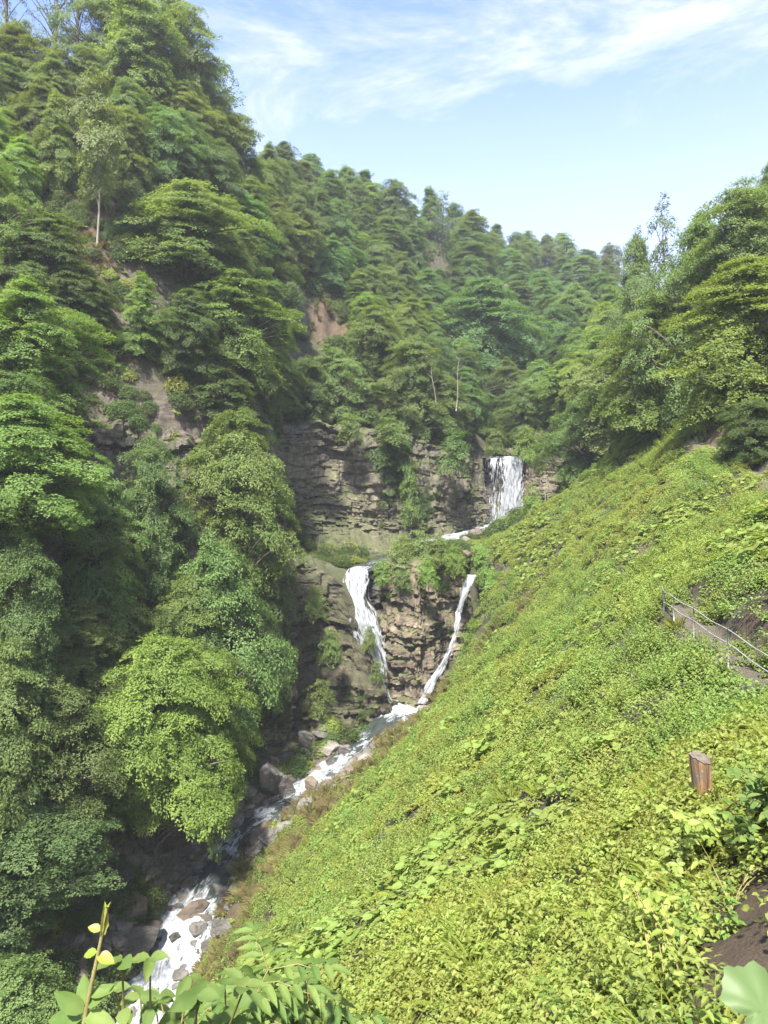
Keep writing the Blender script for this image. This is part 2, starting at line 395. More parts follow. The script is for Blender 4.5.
def ground_mat():
    m, nt, out = M_new('ground_soil'); N = NT(nt)
    geo = N.n('ShaderNodeNewGeometry'); pos = geo.outputs['Position']
    a = {k: N.n('ShaderNodeAttribute', attribute_name=k).outputs['Fac'] for k in ('pathm', 'earth', 'bank')}
    n1 = N.noise(pos, 0.35, 8, 0.65); n2 = N.noise(pos, 6.0, 8, 0.7)
    soil = N.mix(n1, (0.034, 0.032, 0.018), (0.080, 0.072, 0.042))
    green = N.mix(N.ramp(N.noise(pos, 2.6, 8, 0.75), [(0.32, 0), (0.66, 1)]), (0.022, 0.028, 0.010), (0.085, 0.095, 0.034))
    col = N.mix(N.ramp(N.noise(pos, 0.22, 5, 0.6), [(0.42, 0), (0.6, 0.8)]), soil, green)
    sep = N.n('ShaderNodeSeparateXYZ', inp={0: geo.outputs['Normal']})
    mp = N.n('ShaderNodeMapping', inp={'Vector': pos, 'Scale': (0.4, 0.4, 2.2)})
    rock = N.ramp(N.noise(mp.outputs[0], 1.0, 8, 0.7), [(0.3, (0.05, 0.043, 0.035)), (0.55, (0.15, 0.125, 0.10)), (0.75, (0.26, 0.22, 0.17))])
    col = N.mix(N.ramp(sep.outputs[2], [(0.4, 1), (0.56, 0)]), col, rock)
    dirt = N.mix(N.ramp(N.noise(pos, 0.9, 9, 0.72, 0.6), [(0.3, 0), (0.7, 1)]), N.mix(n2, (0.040, 0.029, 0.018), (0.095, 0.066, 0.041)), N.mix(n2, (0.080, 0.056, 0.035), (0.185, 0.130, 0.082)))
    stone = N.ramp(n2, [(0.3, (0.05, 0.045, 0.04)), (0.7, (0.2, 0.175, 0.15))])
    col = N.mix(a['bank'], col, stone)
    col = N.mix(a['earth'], col, dirt)
    col = N.mix(a['pathm'], col, N.mix(n2, (0.085, 0.074, 0.052), (0.19, 0.165, 0.125)))
    b = N.n('ShaderNodeBsdfPrincipled', inp={'Base Color': col, 'Roughness': 0.92})
    bm0 = N.n('ShaderNodeBump', inp={'Strength': 0.9, 'Distance': 0.5, 'Height': N.noise(pos, 1.1, 9, 0.72)})
    bm = N.n('ShaderNodeBump', inp={'Strength': 0.8, 'Distance': 0.08, 'Height': N.math('ADD', n2, N.noise(pos, 30, 4, 0.6)), 'Normal': bm0.outputs[0]})
    N.link(bm.outputs[0], b.inputs['Normal']); N.link(b.outputs[0], out.inputs[0])
    return m
GROUND = ground_mat()

BARE = [(hit(520, 618), 2.0), (hit(492, 634), 1.8), (hit(640, 553), 1.4), (hit(715, 432), 3.0), (hit(742, 960), 0.36), (hit(728, 1008), 0.26), (hit(764, 905), 0.26), (hit(775, 960), 0.55), (hit(775, 1015), 0.55), (hit(750, 1020), 0.3),
        (hit(750, 625), 0.6), (hit(712, 597), 0.5), (hit(766, 645), 0.6), (hit(575, 670), 0.8), (hit(105, 190), 4), (hit(85, 245), 4), (hit(330, 310), 5), (hit(345, 335), 5), (hit(250, 850), 2.5), (hit(235, 920), 2)]
build_ground()

def boulder_data(seed, sub=4, sq=0.75):
    import bmesh
    bm = bmesh.new(); bmesh.ops.create_icosphere(bm, subdivisions=sub, radius=1.0)
    V = np.array([v.co[:] for v in bm.verts]); Fc = np.array([[v.index for v in f.verts] for f in bm.faces]); bm.free()
    rng = np.random.default_rng(seed)
    for k in range(16):                                   # split faces, as broken stone has
        n = rng.normal(size=3); n /= np.linalg.norm(n); dcut = rng.uniform(0.48, 0.84)
        over = np.maximum(V @ n - dcut, 0); V = V - over[:, None] * n
    V = V * (1 + 0.13 * fbm(V[:, 0] * 2.6 + seed, V[:, 1] * 2.6, V[:, 2] * 2.6, seed, 5))[:, None] * np.array([1, rng.uniform(.75, 1), sq])
    return V, Fc.ravel(), np.full(len(Fc), 3)

# ------------------------------------------------------------------ cliffs
LEDGE = []
def rock_wall(name, pts, seed, mat, amp=0.8, res=0.22, batter=0.12, cap=4.0, dip=0.0, blk=2.2):
    """a weathered bedded rock face along a plan line: pts = (x, y, z_foot, z_top)"""
    rng = np.random.default_rng(seed)
    pts = np.array(pts, float)
    seg = np.hypot(*np.diff(pts[:, :2], axis=0).T); S = np.concatenate([[0], np.cumsum(seg)])
    nu = max(12, int(S[-1] / res)); s = np.linspace(0, S[-1], nu)
    sm = lambda a: np.convolve(np.pad(a, 8, 'edge'), np.ones(17) / 17, 'valid')
    px, py = sm(np.interp(s, S, pts[:, 0])), sm(np.interp(s, S, pts[:, 1]))
    zb, zt = np.interp(s, S, pts[:, 2]), np.interp(s, S, pts[:, 3])
    zt = zt + 0.7 * fbm(s / 2.2, 0, 0, seed + 5) + 0.5 * np.round(fbm(s / 4, 0.5, 0, seed + 6) * 2)
    tx, ty = np.gradient(px), np.gradient(py); L = np.hypot(tx, ty) + 1e-9
    nx, ny = ty / L, -tx / L
    nv = max(10, int((zt - zb).max() / (res * 0.75)))
    t = np.linspace(0, 1, nv)
    Z = zb[:, None] + (zt - zb)[:, None] * t[None]
    Sg = np.broadcast_to(s[:, None], Z.shape)
    zz = Z + dip * Sg + 0.8 * fbm(Sg / 5, Z / 8, 0, seed + 1, 3) + 0.45 * np.round(fbm(Sg / 3.5, Z / 14, 0, seed + 4, 2) * 3)
    lo = zz.min() - 2; th = 0.22 + rng.exponential(0.65, 200); edges = lo + np.cumsum(th)
    lay = np.clip(np.searchsorted(edges, zz), 1, 198)
    frac = np.clip((zz - edges[lay - 1]) / th[lay], 0, 1)
    lr = rng.normal(0, 0.42, 200)[lay] * np.clip(0.75 + 0.9 * fbm(Sg / 4, Z / 4, 0, seed + 8), 0.1, 1.6)
    shift = rng.uniform(0, 10, 200)[lay]; bl = rng.uniform(0.6, 1.5, 200)[lay] * blk
    bi = np.floor((Sg + shift) / bl); bf = (Sg + shift) / bl - bi
    br = _hash(bi, lay.astype(float), np.zeros_like(bi), seed) - 0.5
    notch = -0.22 * ((np.abs(bf - 0.5) > 0.44).astype(float)) - 0.28 * ((frac < 0.12)) * (fbm(Sg / 2.5, Z / 3, 0, seed + 9) > -0.15)
    off = amp * (lr + 0.9 * br + notch + 2.6 * fbm(Sg / 6, Z / 9, 0, seed + 2) + 0.8 * fbm(Sg / 2, Z / 5, 0, seed + 12, 3) + 0.35 * fbm(Sg * 1.2, Z * 1.6, 0, seed + 3)) - batter * (Z - zb[:, None])
    X = px[:, None] + nx[:, None] * off; Y = py[:, None] + ny[:, None] * off
    # rounded cap running back into the hill
    nc = 10; cc = (np.arange(1, nc + 1) / nc)
    bx, by = X[:, -1:], Y[:, -1:]
    cz = Z[:, -1:] + 0.35 * cc[None] * cap * 0.4 + 0.9 * cc[None] * fbm(Sg[:, :1] * 0.8 + 0 * cc[None], cc[None] * 4, 0, seed + 7)
    X = np.concatenate([X, bx - nx[:, None] * cap * cc[None]], 1); Y = np.concatenate([Y, by - ny[:, None] * cap * cc[None]], 1)
    Z = np.concatenate([Z, cz], 1)
    V = np.stack([X, Y, Z], -1).reshape(-1, 3)
    f, sz = grid_faces(nu, nv + nc)
    LEDGE.append((V.reshape(nu, nv + nc, 3), mat))
    return link(name, mesh_np(name, V, f, sz, mat, False), kind='structure')

for w_ in WALLS: rock_wall('cliff', w_[0], *w_[1:-1], **w_[-1])

# ------------------------------------------------------------------ water
def water_mat(name, bias):
    m, nt, out = M_new(name); N = NT(nt)
    foam = N.n('ShaderNodeAttribute', attribute_name='foam').outputs['Fac']
    lng = N.n('ShaderNodeAttribute', attribute_name='along').outputs['Fac']
    acr = N.n('ShaderNodeAttribute', attribute_name='across').outputs['Fac']
    cb = N.n('ShaderNodeCombineXYZ', inp={0: N.math('MULTIPLY', acr, 2.2), 1: N.math('MULTIPLY', lng, 0.8), 2: 0.0})
    n1 = N.noise(cb.outputs[0], 1.0, 8, 0.68, 0.8)
    fm = N.math('ADD', n1, N.math('SUBTRACT', N.math('MULTIPLY', foam, 0.62), 0.42 - bias))
    k = N.ramp(fm, [(0.44, 0), (0.52, 0.6), (0.70, 1)])
    deep = N.mix(N.noise(cb.outputs[0], 0.7, 3), (0.014, 0.018, 0.016), (0.055, 0.068, 0.066))
    base = N.n('ShaderNodeBsdfPrincipled', inp={'Base Color': deep, 'Roughness': 0.12, 'IOR': 1.33})
    wh = N.n('ShaderNodeBsdfPrincipled', inp={'Base Color': N.ramp(N.noise(cb.outputs[0], 2.3, 6, 0.7), [(0.34, (0.20, 0.225, 0.245)), (0.5, (0.33, 0.355, 0.375)), (0.66, (0.53, 0.55, 0.565))]), 'Roughness': 0.6})
    bm = N.n('ShaderNodeBump', inp={'Strength': 0.5, 'Distance': 0.12, 'Height': n1})
    N.link(bm.outputs[0], base.inputs['Normal']); N.link(bm.outputs[0], wh.inputs['Normal'])
    mx = N.n('ShaderNodeMixShader', inp={0: k}); N.link(base.outputs[0], mx.inputs[1]); N.link(wh.outputs[0], mx.inputs[2])
    N.link(mx.outputs[0], out.inputs[0])
    return m
WATER = water_mat('stream_water', 0.0)

def ribbon(name, pts, step=0.16, nacr=34, seed=0):
    pts = np.array(pts, float)
    seg = np.linalg.norm(np.diff(pts[:, :3], axis=0), axis=1); S = np.concatenate([[0], np.cumsum(seg)])
    nu = int(S[-1] / step); s = np.linspace(0, S[-1], nu)
    sm = lambda a: np.convolve(np.pad(a, 6, 'edge'), np.ones(13) / 13, 'valid')
    C = np.stack([sm(np.interp(s, S, pts[:, k])) for k in range(5)], -1)
    tx, ty = np.gradient(C[:, 0]), np.gradient(C[:, 1]); L = np.hypot(tx, ty) + 1e-9
    a = np.linspace(-0.72, 0.72, nacr)
    X = C[:, 0:1] + (ty / L)[:, None] * a[None] * C[:, 3:4]; Y = C[:, 1:2] - (tx / L)[:, None] * a[None] * C[:, 3:4]
    w = a[None] * C[:, 3:4]; sg = np.broadcast_to(s[:, None], X.shape)
    fo = C[:, 4:5]
    Z = C[:, 2:3] + fo * (0.30 * fbm(w * 1.1, sg * 0.55, 0, seed) + 0.14 * fbm(w * 3, sg * 2, 0, seed + 4)) + 0.03 * fbm(w * 2, sg * 2, 0, seed + 3) - 0.10 * (a[None] / 0.7) ** 4
    # little drops between pools
    Z = Z + 0.22 * np.abs(fbm(sg * 0.45, w * 0.3, 0, seed + 7)) * fo
    V = np.stack([X, Y, Z], -1).reshape(-1, 3)
    f, sz = grid_faces(nu, nacr)
    foam = fo * (1 - 0.25 * np.abs(a[None])) + 0.35 * fbm(w * 0.5, sg * 0.35, 0, seed + 9)
    me = mesh_np(name, V, f, sz, WATER, True, {'foam': foam.ravel(), 'along': sg.ravel(), 'across': w.ravel()})
    return link(name, me, kind='structure')
ribbon('stream', STREAM, seed=2)
ribbon('stream', UPPER, seed=12)
ribbon('stream', TOPCREEK, step=0.3, seed=22)

def fall_mat(name, cover):
    m, nt, out = M_new(name); N = NT(nt)
    lng = N.n('ShaderNodeAttribute', attribute_name='along').outputs['Fac']
    acr = N.n('ShaderNodeAttribute', attribute_name='across').outputs['Fac']
    th = N.n('ShaderNodeAttribute', attribute_name='foam').outputs['Fac']
    cb = N.n('ShaderNodeCombineXYZ', inp={0: N.math('MULTIPLY', acr, 3.2), 1: N.math('MULTIPLY', lng, 0.42), 2: 0.0})
    n1 = N.noise(cb.outputs[0], 1.0, 8, 0.7, 0.5)
    a = N.ramp(N.math('ADD', n1, N.math('SUBTRACT', th, cover)), [(0.47, 0), (0.56, 0.8), (0.68, 1)])
    wh = N.n('ShaderNodeBsdfPrincipled', inp={'Base Color': N.ramp(n1, [(0.3, (0.20, 0.22, 0.25)), (0.48, (0.33, 0.355, 0.385)), (0.64, (0.53, 0.555, 0.58))]), 'Roughness': 0.5})
    bm = N.n('ShaderNodeBump', inp={'Strength': 0.6, 'Distance': 0.2, 'Height': n1}); N.link(bm.outputs[0], wh.inputs['Normal'])
    tl = N.n('ShaderNodeBsdfTranslucent', inp={'Color': (0.6, 0.64, 0.68, 1)})
    mw = N.n('ShaderNodeMixShader', inp={0: 0.3}); N.link(wh.outputs[0], mw.inputs[1]); N.link(tl.outputs[0], mw.inputs[2])
    tr = N.n('ShaderNodeBsdfTransparent')
    mx = N.n('ShaderNodeMixShader', inp={0: a}); N.link(tr.outputs[0], mx.inputs[1]); N.link(mw.outputs[0], mx.inputs[2])
    N.link(mx.outputs[0], out.inputs[0])
    return m
FALL = fall_mat('falling_water', 0.5)

def fall(name, pts, seed=0, nacr=40, layers=2, thick=None):
    """falling water: pts = (x, y, z, width, cover); stranded sheets, one behind the other"""
    pts = np.array(pts, float); parts = []; at = {'along': [], 'across': [], 'foam': []}
    seg = np.linalg.norm(np.diff(pts[:, :3], axis=0), axis=1); S = np.concatenate([[0], np.cumsum(seg)])
    nu = max(20, int(S[-1] / 0.12)); s = np.linspace(0, S[-1], nu)
    sm = lambda a: np.convolve(np.pad(a, 4, 'edge'), np.ones(9) / 9, 'valid')
    C = np.stack([sm(np.interp(s, S, pts[:, k])) for k in range(5)], -1)
    for l in range(layers):
        a = np.linspace(-0.5, 0.5, nacr)
        wob = 1 + 0.16 * fbm(s / 1.3, l * 3.1, 0, seed + l)
        X = C[:, 0:1] + a[None] * 1.25 * C[:, 3:4] * wob[:, None] + 0.12 * fbm(s[:, None] * 0.8, a[None] * 3, 0, seed + 5)
        w = a[None] * C[:, 3:4]; sg = np.broadcast_to(s[:, None], X.shape)
        Y = C[:, 1:2] - 0.35 * np.sqrt(np.clip(1 - (2 * a[None]) ** 2, 0, 1)) + l * 0.3 + 0.25 * fbm(w * 2.2, sg * 0.35, l, seed + 2) + 0.1 * fbm(w * 6, sg * 1.2, l, seed + 3)
        Z = np.broadcast_to(C[:, 2:3], X.shape) + 0.1 * fbm(w * 3, sg, 0, seed + 8)
        V = np.stack([X, Y, Z], -1).reshape(-1, 3); f, sz = grid_faces(nu, nacr); parts.append((V, f, sz))
        edge = np.abs(2 * a[None]) ** 3 * 0.34
        cov = C[:, 4:5] - edge + 0.14 * fbm(w * 0.9, sg * 0.1, 0, seed + 11)
        at['along'].append(sg.ravel() + 17 * l); at['across'].append((w + 5 * l + 0 * sg).ravel()); at['foam'].append(cov.ravel())
    V, f, sz = merge(parts)
    me = mesh_np(name, V, f, sz, FALL, True, {k: np.concatenate(v) for k, v in at.items()})
    return link(name, me, kind='structure')
# upper fall: broad white sheet on the right, thin veil over dark rock on the left
fall('waterfall', [(*P(513, 456, 132.0), 3.2, .60), (*P(513, 462, 131.0), 3.4, .62), (*P(512, 490, 130.5), 3.6, .60), (*P(511, 524, 130), 4.0, .68)], 3)
fall('waterfall', [(*P(497, 457, 132.4), 4.6, .52), (*P(497, 466, 131.4), 4.8, .49), (*P(496, 490, 131), 4.6, .44), (*P(495, 526, 130.5), 5.0, .52)], 9)
# lower cascade, bending down the gully
fall('waterfall', [(*P(364, 566, 100.2), 2.4, .52), (*P(357, 569, 98.0), 3.0, .56), (*P(357, 577, 96.6), 3.4, .56), (*P(354, 596, 95.4), 3.6, .55), (*P(360, 608, 94.6), 4.4, .54), (*P(366, 625, 94), 4.7, .55), (*P(372, 645, 93.6), 3.4, .58),
                   (*P(377, 660, 93.2), 2.6, .56), (*P(381, 678, 93), 2.0, .53), (*P(388, 700, 92.8), 1.7, .47), (*P(394, 712, 92.6), 1.9, .52)], 15)
# the thin side fall
fall('waterfall', [(*P(473, 574, 97.6), 1.02, 0.63), (*P(468, 583, 96.4), 1.02, 0.65), (*P(459, 610, 95.6), 0.92, 0.60), (*P(456, 632, 94.4), 0.83, 0.58), (*P(450, 650, 93.2), 1.10, 0.61), (*P(440, 670, 92), 1.02, 0.60), (*P(430, 685, 91.2), 1.19, 0.63), (*P(422, 704, 90.8), 1.29, 0.65)], 25, 14)

#<VEG>
# ------------------------------------------------------------------ leaves
TPL = {
    'diamond': (np.array([(0, 0, 0), (.42, .5, .07), (1, 0, -.1), (.42, -.5, .07)], float), [(0, 3, 2, 1)]),
    'ovate': (np.array([(0, 0, 0), (.33, 0, -.05), (.68, 0, -.06), (1, 0, -.2), (.28, .5, .06), (.66, .36, .0), (.28, -.5, .06), (.66, -.36, .0)], float),
              [(0, 1, 4), (1, 2, 5, 4), (2, 3, 5), (0, 6, 1), (1, 6, 7, 2), (2, 7, 3)]),
    'round': (np.array([(.12, 0, -.06)] + [(.5 - .52 * math.cos(2 * math.pi * (k + .5) / 10) * (1 if k not in (0, 9) else .62), .5 * math.sin(2 * math.pi * (k + .5) / 10), .05 + .03 * math.sin(k * 2.3)) for k in range(10)], float),
              [(0, k + 1, (k + 1) % 10 + 1) for k in range(10)][::1]),
}
def _fine():
    us = np.linspace(0, 1, 9); V = []; Fc = []
    for i, u in enumerate(us):
        w = 0.5 * math.sin(math.pi * u ** 0.8) ** 0.8 if 0 < u < 1 else 0.0
        for k in (-1, -.55, 0, .55, 1): V.append((u, k * w * (1 + .05 * math.sin(i * 2.6)), .14 * abs(k) * w * 1.3 - .16 * u * u + .015 * math.sin(i * 3 + k)))
    for i in range(8):
        for k in range(4): Fc.append((i * 5 + k, (i + 1) * 5 + k, (i + 1) * 5 + k + 1, i * 5 + k + 1))
    return np.array(V, float), Fc
TPL['fine'] = _fine()
def _disc():
    V = [(.18, 0, -.05)]; Fc = []; n = 44
    for r in (.34, .68, 1.0):
        for k in range(n):
            a = 2 * math.pi * k / n; lob = 1 + (.07 * math.sin(a * 7 + .4) + .035 * math.sin(a * 17)) * r - .55 * math.exp(-((math.pi - a) / .28) ** 2)
            V.append((.18 + .36 - .36 - .5 * r * lob * -math.cos(a), .5 * r * lob * math.sin(a), .05 * r + .022 * math.sin(a * 7) * r * r - .14 * r * r))
    for k in range(n): Fc.append((0, 1 + k, 1 + (k + 1) % n))
    for j in range(2):
        for k in range(n): Fc.append((1 + j * n + k, 1 + (j + 1) * n + k, 1 + (j + 1) * n + (k + 1) % n, 1 + j * n + (k + 1) % n))
    return np.array(V, float), Fc
TPL['disc'] = _disc()
def leaves(Pp, D, Nn, Ls, Ws, tpl, tint):
    tv, tf = TPL[tpl]
    D = D / (np.linalg.norm(D, axis=1)[:, None] + 1e-9)
    S = np.cross(Nn, D); S /= np.linalg.norm(S, axis=1)[:, None] + 1e-9
    U = np.cross(D, S)
    V = Pp[:, None] + (tv[None, :, 0:1] * Ls[:, None, None]) * D[:, None] + (tv[None, :, 1:2] * Ws[:, None, None]) * S[:, None] + (tv[None, :, 2:3] * Ls[:, None, None]) * U[:, None]
    n, k = len(Pp), len(tv)
    flat = np.concatenate([np.array(f) for f in tf]); sizes = np.array([len(f) for f in tf])
    Fl = (flat[None] + (np.arange(n) * k)[:, None]).ravel(); S2 = np.tile(sizes, n)
    return V.reshape(-1, 3), Fl, S2, np.repeat(tint, k)

def rnd_dirs(rng, n): v = rng.normal(size=(n, 3)); return v / np.linalg.norm(v, axis=1)[:, None]

# ------------------------------------------------------------------ trees
def make_tree(seed, Ht=15.0, Rad=5.0, base=0.10, prof='oval', ns=110, per=420, leaf=0.25, spray=0.30, flat=1.0, lean=0.0, trunk_r=0.2, jag=0.22):
    """(trunk data, crown data): trunk, limbs, and leafy sprays that droop outwards, each a fan of single leaves"""
    rng = np.random.default_rng(seed)
    tz = np.linspace(0, 1, 14)
    bend = np.stack([lean * tz ** 2 * Ht + 0.25 * np.sin(tz * 5 + seed), 0.25 * np.cos(tz * 4.1 + seed) - .25, tz * Ht * 0.95], -1)
    bend[:, :2] -= bend[0, :2]
    tp = [tube(bend, trunk_r * (1 - tz) ** 0.8 + 0.02, 8)]
    LP, LD, LN, LT = [], [], [], []
    lump = rng.uniform(0, 50)
    for i in range(ns):
        q = min(0.999, max(0.0, (i + rng.uniform(0, 1)) / ns))        # height in the crown
        if prof == 'oval': pr = math.sin(math.pi * min(1, q * 0.78 + 0.20)) ** 0.7
        elif prof == 'cone': pr = (1 - q) ** 0.8 * min(1, 0.55 + q * 3) + 0.05
        elif prof == 'dome': pr = math.sqrt(max(0.01, 1 - (max(q - 0.30, 0) / 0.72) ** 2)) * (0.78 + 0.22 * min(1, q * 3))
        else: pr = 0.45 + 0.55 * math.sin(math.pi * min(1, q * 0.72 + 0.24)) ** 0.9 if q < .86 else 0.55 * (1.05 - q) / .19 + .1
        ang = i * 2.39996 + rng.normal(0, 0.9)
        d = np.array([math.cos(ang), math.sin(ang), 0])
        rho = (1 - rng.random() ** 1.7 * 0.62) * (1 + jag * 2.2 * float(vnoise(d[0] * 1.6 + lump, d[1] * 1.6, q * 4, seed)))
        sr = Rad * spray * rng.choice([.55, .75, .95, 1.2, 1.5]) * (0.75 + 0.3 * pr)
        r_ = max(0.0, Rad * pr * rho - sr * 0.45)
        t = base + (1 - base) * q
        cz = t * Ht + rng.normal(0, 0.45)
        axis = np.array([np.interp(min(t, .97), tz, bend[:, k]) for k in range(3)])
        cpt = np.array([axis[0] + d[0] * r_, axis[1] + d[1] * r_, cz])
        tb = max(0.03, t - 0.12 - 0.25 * r_ / Ht); org = np.array([np.interp(tb, tz, bend[:, k]) for k in range(3)])
        s = np.linspace(0, 1, 6); pts = org + (cpt - org) * s[:, None]; pts[:, 2] += 0.10 * r_ * np.sin(s * math.pi)
        if i % 2 == 0 or r_ > Rad * .5: tp.append(tube(pts, (0.02 * r_ + 0.025) * (1 - s * 0.8) * min(1, trunk_r * 5), 4, False))
        n = int(per * rng.uniform(0.7, 1.3) * (sr / (Rad * spray)) ** 1.4)
        up = np.array([0, 0, 1.0]) * (0.62 + 0.6 * q) + d * (0.85 * (1 - 0.55 * q)) + rng.normal(0, 0.26, 3); up /= np.linalg.norm(up)
        e1 = d - up * (d @ up); e1 /= np.linalg.norm(e1); e2 = np.cross(up, e1)
        # pinnate twigs: leaves gather along spokes of the fan
        th = rng.uniform(0, 6.28, n); nsp = 11; th = np.where(rng.random(n) < .7, np.round(th * nsp / 6.283) * 6.283 / nsp + rng.normal(0, .10, n), th)
        rr = np.sqrt(rng.random(n)) * sr * (1 + .25 * np.sin(th * 3 + i))
        u1, u2 = rr * np.cos(th) * 1.25, rr * np.sin(th)
        hgt = -0.20 * rr ** 2 / sr + rng.normal(0, 0.11 / flat, n) + 0.05 + .10 * sr * np.sin(u1 * 2.6 + i) * np.sin(u2 * 2.2)
        LP.append(cpt + u1[:, None] * e1 + u2[:, None] * e2 + hgt[:, None] * up)
        az = th + rng.normal(0, .7, n)
        LD.append(np.cos(az)[:, None] * e1 + np.sin(az)[:, None] * e2 - up * (0.2 * rr / sr + rng.normal(0.05, .25, n))[:, None])
        LN.append(up + (np.cos(th) * rr / sr * .4)[:, None] * e1 + (np.sin(th) * rr / sr * .4)[:, None] * e2 + rng.normal(0, .33, (n, 3)))
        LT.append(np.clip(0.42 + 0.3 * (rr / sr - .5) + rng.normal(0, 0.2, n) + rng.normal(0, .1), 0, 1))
    LP, LD, LN, LT = map(np.concatenate, (LP, LD, LN, LT))
    n = len(LP); Ls = leaf * rng.uniform(0.65, 1.3, n)
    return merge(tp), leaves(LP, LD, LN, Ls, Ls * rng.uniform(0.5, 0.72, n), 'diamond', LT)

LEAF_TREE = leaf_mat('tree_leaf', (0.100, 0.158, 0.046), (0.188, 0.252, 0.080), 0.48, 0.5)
ARCH = {}
def arch(key, **kw):
    bark = kw.pop('bark', BARK)
    tr, cr = make_tree(**kw)
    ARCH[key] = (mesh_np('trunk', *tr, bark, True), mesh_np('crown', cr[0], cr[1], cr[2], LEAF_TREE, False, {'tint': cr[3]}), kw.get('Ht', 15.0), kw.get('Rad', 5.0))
arch('layered', seed=1, prof='oval', ns=190, per=400, spray=.215, leaf=.20, jag=.30)
arch('layered2', seed=2, prof='oval', ns=150, per=460, spray=.235, leaf=.20, jag=.40)
arch('layered3', seed=3, prof='oval', ns=200, per=400, spray=.22, leaf=.20, jag=.36, base=.06)
arch('bushy', seed=4, prof='dome', ns=260, per=300, spray=.18, base=0.05, leaf=.19, flat=.7, jag=.36)
arch('bushy2', seed=5, prof='oval', ns=260, per=300, spray=.18, base=0.05, leaf=.19, flat=.7, jag=.38)
arch('tall', seed=6, prof='column', ns=180, per=320, Rad=3.6, base=0.12, spray=.25, leaf=.19, jag=.34)
arch('pointed', seed=7, prof='cone', ns=190, per=320, Rad=4.4, base=0.05, spray=.20, leaf=.19, jag=.3)
arch('slender', seed=8, prof='oval', ns=46, per=260, Rad=3.4, base=0.36, spray=.34, trunk_r=0.13, bark=BARK_PALE)
arch('thin', seed=9, prof='column', ns=34, per=110, Rad=3.2, base=0.42, spray=.30, trunk_r=0.15)
arch('bare', seed=14, prof='column', ns=44, per=48, Rad=3.2, base=0.30, spray=.26, trunk_r=0.24)
arch('broad', seed=10, prof='oval', ns=300, per=640, Ht=17, Rad=7.0, base=0.31, leaf=0.18, spray=.19, jag=.3)
arch('near_bush', seed=12, prof='dome', ns=260, per=430, Ht=15, Rad=6.0, base=0.02, leaf=0.19, spray=.19, flat=.7)
arch('bush', seed=13, prof='dome', ns=46, per=130, Ht=2.6, Rad=1.6, base=0.04, leaf=0.15, spray=.36, flat=1.6, trunk_r=.05)

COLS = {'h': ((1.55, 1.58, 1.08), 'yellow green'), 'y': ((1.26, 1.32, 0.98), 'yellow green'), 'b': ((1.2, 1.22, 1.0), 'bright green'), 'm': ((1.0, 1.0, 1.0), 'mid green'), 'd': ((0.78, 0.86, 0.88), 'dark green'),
        'c': ((0.82, 0.98, 1.16), 'bluish green'), 'o': ((1.14, 1.13, 1.15), 'olive green'), 'p': ((1.4, 1.36, 1.6), 'pale green')}
KIND = {'layered': 'tiered', 'layered2': 'tiered', 'layered3': 'spreading', 'bushy': 'bushy', 'bushy2': 'bushy', 'tall': 'tall', 'pointed': 'pointed', 'slender': 'slender', 'thin': 'thin', 'broad': 'broad', 'bare': 'bare', 'near_bush': 'bushy', 'bush': 'low'}
RT = random.Random(5)

def put_tree(key, x, y, h, rad, colkey, label, group=None, sink=0.4, name='tree'):
    tm, cm, Ht, Rd = ARCH[key]
    z = h1(x, y) - sink
    r = empty(name, (x, y, z), label, 'tree', group)
    r.rotation_euler = (0, 0, RT.uniform(0, 6.28))
    r.scale = (rad / Rd, rad / Rd, (h + sink) / Ht)
    cc = COLS[colkey][0]; j = RT.uniform(0.88, 1.12)
    for nm, me in (('trunk', tm), ('crown', cm)):
        o = link(nm, me, r); o.color = (cc[0] * j, cc[1] * j, cc[2] * j, 1) if nm == 'crown' else (1, 1, 1, 1)
    return r

